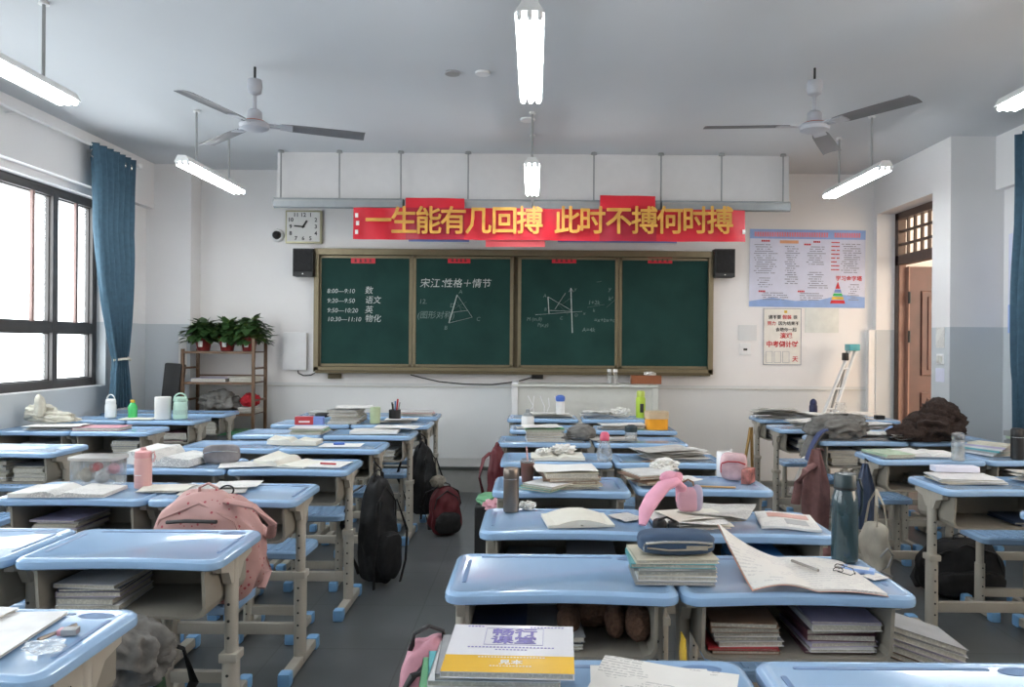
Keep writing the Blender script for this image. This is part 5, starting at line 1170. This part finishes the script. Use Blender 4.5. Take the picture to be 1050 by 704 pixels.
# pink floral backpack on the stool, slumped against the desk
fb = backpack('pink_backpack', 'pink floral backpack resting on a stool in the left block', (-1.26, 2.95, .445), -.10, .44, .22, .42, 'floral', 'floral', .0, 'floral', seed=3)
MB().tube([(-.10, -.112, .325), (-.02, -.125, .335), (.10, -.122, .335)], .009, 8, flat=.8).build('dark_zip_opening', 'black', fb)
MB().tube([(.10, -.06, .40), (.21, -.05, .38), (.27, -.02, .31), (.24, .03, .25), (.17, .05, .29)], .022, 10, flat=.5).build('loose_strap', 'floral', fb)
# black bags hanging beside the left block
for loc, w, d, h, lab, sd in (((-.93, 4.56, .02), .20, .22, .62, 'long black backpack hanging at the aisle, nearer of the two', 2), ((-.87, 5.99, .10), .18, .20, .56, 'black backpack hanging at the aisle, farther of the two', 5)):
    T = backpack('black_backpack', lab, loc, .9, w, d, h, 'blackcloth', 'blackcloth', 0, 'black', seed=sd)
    MB().tube([(-.02, 0, h*.98), (-.03, .0, h*1.1), (-.02, .02, .74-loc[2]), (.02, .0, h*1.08), (.03, 0, h*.96)], .010, 8, flat=.5).build('hanging_loop', 'blackcloth', T)
    for s in (-1, 1): MB().tube([(s*w*.3, -d*.45, h*.8), (s*w*.55, -d*.62, h*.5), (s*w*.62, -d*.5, h*.2), (s*w*.5, -d*.4, -.01)], .010, 6, flat=.4).build('side_strap', 'blackcloth', T)
backpack('red_backpack', 'dark red and black backpack standing on the aisle floor', (-.67, 5.78, 0.0), .4, .24, .18, .36, 'maroon', 'blackcloth', 0, 'black', seed=8)
tag(MB().blob((0, 0, .0), (.055, .05, .05), 3, fold(3, 2, .3)).build('plush_charm', 'tan', loc=(-.72, 5.76, .40)), 'small tan charm hanging above the dark red backpack', 'charm')
backpack('maroon_backpack', 'dark red backpack hanging left of the middle block', (-.235, 4.90, .40), 1.4, .20, .12, .38, 'maroon', 'maroon', 0, 'maroon', seed=4)
bxo = empty('storage_crate', 'dark crate with green and pink cloth left of middle block', 'crate', (-.225, 4.06, 0)); MB().box(-.08, .08, -.11, .11, 0, .60, bev=.01).build('crate', 'black', bxo, smooth=False); MB().blob((-.01, 0, .62), (.07, .10, .030), 3, fold(6, 2, .3)).build('green_cloth', 'cgreen', bxo); MB().blob((.02, -.07, .60), (.06, .07, .04), 3, fold(7, 2, .4)).build('pink_cloth', 'cpink', bxo)
# pink bag at the near left of the middle block
pk = backpack('pink_bag', 'pink bag with black piping beside the white and yellow textbook', (-.245, 1.80, .36), .3, .17, .13, .39, 'pinknylon', 'pinknylon', 0, 'black', seed=6, straps=False)
MB().tube([(-.10, -.05, .10), (-.10, -.07, .25), (-.05, -.075, .34), (.04, -.07, .35), (.09, -.05, .28)], .007, 8).build('piping', 'black', pk)
# right block
def drape(name, lab, cat, loc, w, length, m, rz=0, folds=4, amp=.02, taper=.35, top=None):
    b = MB(); b.grid(lambda u, v: ((u-.5)*w*(taper+(1-taper)*min(1, v*2.2)), amp*(.3+v)*math.sin(u*2*PI*folds+v*2)+.015*math.sin(v*7), -length*v-.05*abs(u-.5)*v), 40, 24)
    o = b.build(name, m, loc=loc, rz=rz); md = o.modifiers.new('thick', 'SOLIDIFY'); md.thickness = .008; tag(o, lab, cat); return o
p1 = empty('pink_jacket', 'dusty pink jacket hanging by its loop beside the right block', 'jacket', (1.93, 5.20, .74))
b = MB(); b.slab(lambda u, v: ((u-.5)*.16*(.3+.7*min(1, v*2)), .03*math.sin(u*9+v*2), -.56*v), 20, 20, .004); 
bm_ = MB(); bm_.grid(lambda u, v: (math.cos(u*2*PI)*(.03+.05*min(1, v*2.5))+.01*math.sin(u*12*PI/2+v*5), math.sin(u*2*PI)*(.02+.06*min(1, v*2))+.012*math.sin(u*PI*10), -.60*v), 48, 20); b.bm.free()
bm_.build('body', 'pinkcloth', p1)
MB().tube([(-.02, -.03, -.10), (-.09, -.05, -.14), (-.14, -.06, -.22), (-.155, -.05, -.36)], lambda t: .030+.006*math.sin(t*9), 12, flat=.7).build('sleeve', 'pinkcloth', p1)
MB().tube([(0, 0, -.02), (0, 0, .01), (.10, .15, -.02), (.12, .17, -.03)], .005, 6).build('hanging_loop', 'pinkcloth', p1)
o = empty('open_bag', 'grey and pink open bag on floor under the pink jacket', 'bag', (1.62, 4.62, .18), .2)
MB().tube([(-.18, 0, .28), (-.12, -.02, .18), (0, -.03, .13), (.12, -.02, .14), (.18, 0, .18)], .03, 10, flat=.5).build('rim', 'tan', o); MB().blob((.02, 0, .02), (.20, .12, .13), 4, fold(9, 1.6, .15), flat=-.18).build('body', 'pinkcloth', o)
o['label'] = 'tan and dusty pink open bag below the pink jacket'; o.location.z = .14
um = empty('folded_umbrella', 'dark navy folded cloth hanging left of a right-block desk', 'cloth', (2.005, 4.60, .74))
b = MB(); b.grid(lambda u, v: (math.cos(u*2*PI)*(.015+.045*math.sin(min(1, v*1.6)*PI/2)), math.sin(u*2*PI)*(.015+.03*v)+.006*math.sin(u*PI*12), -.36*v-.03*math.sin(u*PI*4)*v), 48, 14); b.build('cloth', 'cnavy', um); MB().tube([(0, 0, -.02), (.0, .0, .03), (.03, .03, .01)], .006, 6).build('strap', 'black', um)
tt = empty('tote_bag', 'cream canvas tote bag with grey print hanging in right block', 'bag', (1.985, 4.40, .02))
b = MB(); b.blob((0, 0, .21), (.05, .12, .20), 4, sq(4)); 
for v in b.bm.verts: v.co.x += .02*noise.noise(v.co*12); v.co.y += .015*noise.noise(v.co*9+Vector((3, 0, 0)))
b.build('body', 'tote', tt, ang=70)
for s in (-1, 1): MB().tube([(s*.03, -.08, .38), (s*.02, -.05, .52), (0, 0, .60), (s*.02, .05, .52), (s*.03, .08, .38)], .008, 6, flat=.5).build('handle', 'tote', tt)
MB().tube([(-.04, -.142, .25), (0, -.15, .30), (.03, -.145, .26), (0, -.15, .20), (-.04, -.142, .17), (.03, -.145, .14)], .006, 6).build('print_mark', 'cgrey', tt)
backpack('black_bag', 'big black bag lying on the floor under right-block desks', (2.50, 4.46, 0.0), .05, .50, .22, .33, 'blackcloth', 'blackcloth', 0, 'black', seed=11)
# magazines leaning out beside the notebook desk, on the aisle floor box
for k in range(6):
    cv = ['cgrey', 'cbrown', 'cwhite', 'clilac', 'cwhite', 'cgrey'][k]
    o = book((1.215, 2.42, .445+k*.020), .24, .20, .017, cv, -.25+.04*k, '%s magazine, %s in pile right of notebook desk' % (COV[cv], ['lowest', 'fifth from top', 'fourth from top', 'third from top', 'second from top', 'topmost'][k]), 'magazine', 'slumped magazines right of notebook desk', True)
    o.rotation_euler = (0, .30, -.25+.04*k)
o = empty('book_basket', 'grey box carrying slumped magazines right of the notebook desk', 'basket', (1.20, 2.42, 0)); MB().box(-.11, .11, -.11, .11, .0, .40, bev=.01).build('box', 'greycloth', o, smooth=False)
# grey hoodie and green crate under the left desks
tag(MB().blob((0, 0, .0), (.15, .09, .11), 5, fold(61, 1.8, .4), flat=-.095).build('grey_hoodie', 'greycloth', loc=(-1.20, 2.20, .54), ang=180), 'grey hoodie bundled below the clean left-block desk', 'jacket')
gb = backpack('green_backpack', 'small dark green backpack standing on floor below left-block desk', (-1.36, 2.64, 0.0), 0, .18, .13, .42, mat('dark_green_nylon', (.02, .06, .025), .7, bump=.3), None, 0, 'blackcloth', seed=13)
# ================================================================ plant shelf
sh = empty('plant_shelf', 'brown bamboo shelf with three tiers left of the chalkboard', 'shelf', (-3.13, 7.70, 0))
xa, xb = -.35, .35; H_ = 1.50
for x in (xa, xb):
    for y in (-.17, .17): B(x-.014, x+.014, y-.014, y+.014, 0, H_-.13 if x < 0 else H_-.02).build('post', 'bamboo', sh, smooth=False)
    m = MB(); 
    for z in (.42, .80, 1.12): m.box(x-.01, x+.01, -.16, .16, z+.05, z+.07)
    m.build('side_rail', 'bamboo', sh, smooth=False)
shz = [.36, .72, 1.03, 1.335]
for z in shz:
    m = MB(); 
    for k in range(8): m.box(xa, xb, -.17+k*.0435, -.14+k*.0435, z, z+.012)
    m.box(xa, xb, -.175, -.162, z-.01, z+.014); m.build('shelf_tier', 'bamboo', sh, smooth=False)
    if z > 1 and z < 1.3: B(xa, xb, .155, .17, z+.06, z+.075).build('back_rail', 'bamboo', sh, smooth=False)
def plant(x, y, s, seed, lab, n=190):
    T = empty('potted_plant', lab, 'plant', (x, y, shz[3]+.0145), 0, 'potted pothos on the shelf'); rr = random.Random(seed)
    MB().lathe([(.055, 0), (.060, .004), (.082, .125), (.088, .13), (.088, .145), (.078, .145), (.076, .12)], 20).build('pot', 'pot', T)
    MB().lathe([(.001, .125), (.078, .125)], 16, cap=False).build('soil', 'soil', T)
    MB().box(-.022, .022, -.083, -.068, .04, .10, bev=.006).build('pot_label', 'paper', T)
    for mm, cnt in (('leaf', n), ('leaf2', n//5)):
        b = MB(); st = MB()
        for k in range(cnt):
            a = rr.uniform(0, 2*PI); el = rr.uniform(-.3, 1.5); L = rr.uniform(.07, .20)*s
            d = Vector((math.cos(a)*math.cos(el), math.sin(a)*math.cos(el)*.75, math.sin(el)*.75))
            c = Vector((0, 0, .14))+Vector((d.x*L*1.1, d.y*L, max(-.07, d.z*L*1.4)))
            if c.y > .20: c.y = .20
            ln = rr.uniform(.075, .12); fw = Vector((d.x, d.y, rr.uniform(-.6, .3))).normalized(); sd = fw.cross(Vector((0, 0, 1))).normalized()*ln*.42; up = sd.cross(fw).normalized()
            pts = [c, c+fw*ln*.25+sd*.85+up*.006, c+fw*ln*.6+sd*.8, c+fw*ln-up*.012, c+fw*ln*.6-sd*.8, c+fw*ln*.25-sd*.85+up*.006, c+fw*ln*.5-up*.006]
            v = [b.bm.verts.new(p_) for p_ in pts]
            for q in ((0, 1, 6), (1, 2, 6), (2, 3, 6), (3, 4, 6), (4, 5, 6), (5, 0, 6)): b._f([v[i] for i in q])
            if mm == 'leaf' and k % 2 == 0: st.tube([(0, 0, .12), ((c.x)*.5, c.y*.5, .13+c.z*.3), tuple(c)], .0025, 4)
        b.build('foliage', mm, T, recalc=False)
        if mm == 'leaf': st.build('stems', 'leaf2', T)
        else: st.bm.free()
plant(-3.34, 7.68, .80, 1, 'left pothos in a red pot on the bamboo shelf'); plant(-3.10, 7.68, .80, 2, 'middle pothos in a red pot on the bamboo shelf'); plant(-2.88, 7.68, .95, 3, 'right and tallest pothos in a red pot on the bamboo shelf', 200)
book((-3.24, 7.68, shz[2]+.0135), .34, .26, .035, 'clilac', .03, 'lilac folder at the left on the upper shelf tier', 'folder')
stack(-2.92, 7.68, shz[2]+.0135, 3, 'low pile at right on the upper shelf tier', .05, ['ccream', 'cwhite', 'ccream'], w=.24, d=.26)
tag(MB().blob((0, 0, .10), (.20, .13, .11), 5, fold(71, 1.8, .4), flat=-.10).build('grey_clothes', 'greycloth', loc=(-3.16, 7.68, shz[1]+.0145), ang=180), 'grey clothes heaped on the middle shelf tier', 'clothes')
tag(MB().blob((0, 0, .06), (.09, .10, .07), 4, fold(73, 2, .35), flat=-.06).build('red_bundle', 'redcloth', loc=(-2.86, 7.68, shz[1]+.075), ang=180), 'red cloth bundle at the right of middle shelf tier', 'cloth')
stack(-2.86, 7.68, shz[1]+.0135, 4, 'white pile under the red cloth bundle', .058, ['cwhite', 'cgrey', 'cwhite'], w=.16, d=.24)
o = empty('green_box', 'green and white storage box on the lowest shelf tier', 'box', (-2.98, 7.68, shz[0]+.0145)); MB().prism(rounded(-.17, .17, -.12, .12, .02, m=2), 0, .14).build('box', 'cgrey', o); MB().prism(rounded(-.18, .18, -.13, .13, .02, m=2), .14, .18).build('lid', 'cgreen', o)
o = empty('standing_speaker', 'tall black box leaning in the left corner', 'box', (-3.62, 7.55, 0)); MB().box(-.085, .085, -.06, .06, 0, 1.22, bev=.02, mtx=Matrix.Rotation(.08, 4, 'Y') @ Matrix.Rotation(-.05, 4, 'X')).build('body', 'black', o)
o.location = (-3.66, 7.50, .01)
# ladder in the right corner
ld = empty('step_ladder', 'folded white metal stepladder leaning in the right corner', 'ladder', (2.95, 7.60, 0))
P0, P1 = Vector((-.42, -.10, 0)), Vector((.30, .26, 1.42))
for off, nm in ((0, 'front_rail'), (.16, 'front_rail')):
    MB().tube([P0+Vector((off*1.0, -.02, 0)), P1+Vector((off*.35, -.02, -.02))], .021, 8, flat=.6).build(nm, 'lampwhite', ld)
m = MB()
for k in range(1, 7):
    t = k/7; a = P0.lerp(P1, t); m.tube([a+Vector((0, -.02, 0)), a+Vector((.16*(1-.65*t), -.02, 0))], .012, 6)
m.build('rung', 'lampwhite', ld)
for off in (.24, .36): MB().tube([P0+Vector((off, .14, 0)), P1+Vector((.02, .06, .02))], .012, 8).build('rear_rail', 'rodgrey', ld)
MB().box(.27, .38, .17, .30, 1.40, 1.47, bev=.01).build('top_cap', 'cteal', ld); MB().box(.22, .27, .18, .25, 1.30, 1.38, bev=.01).build('hinge', 'black', ld)
# wooden easel leg beside the right block
el = empty('wooden_easel', 'yellow wooden folding frame left of the right block', 'easel', (2.04, 6.95, 0))
for a, b in (((-.17, 0), (-.06, .70)), ((-.02, .05), (-.05, .70))): MB().tube([(a[0], a[1], 0), (b[0], 0, b[1])], .014, 4).build('leg', 'wood', el)
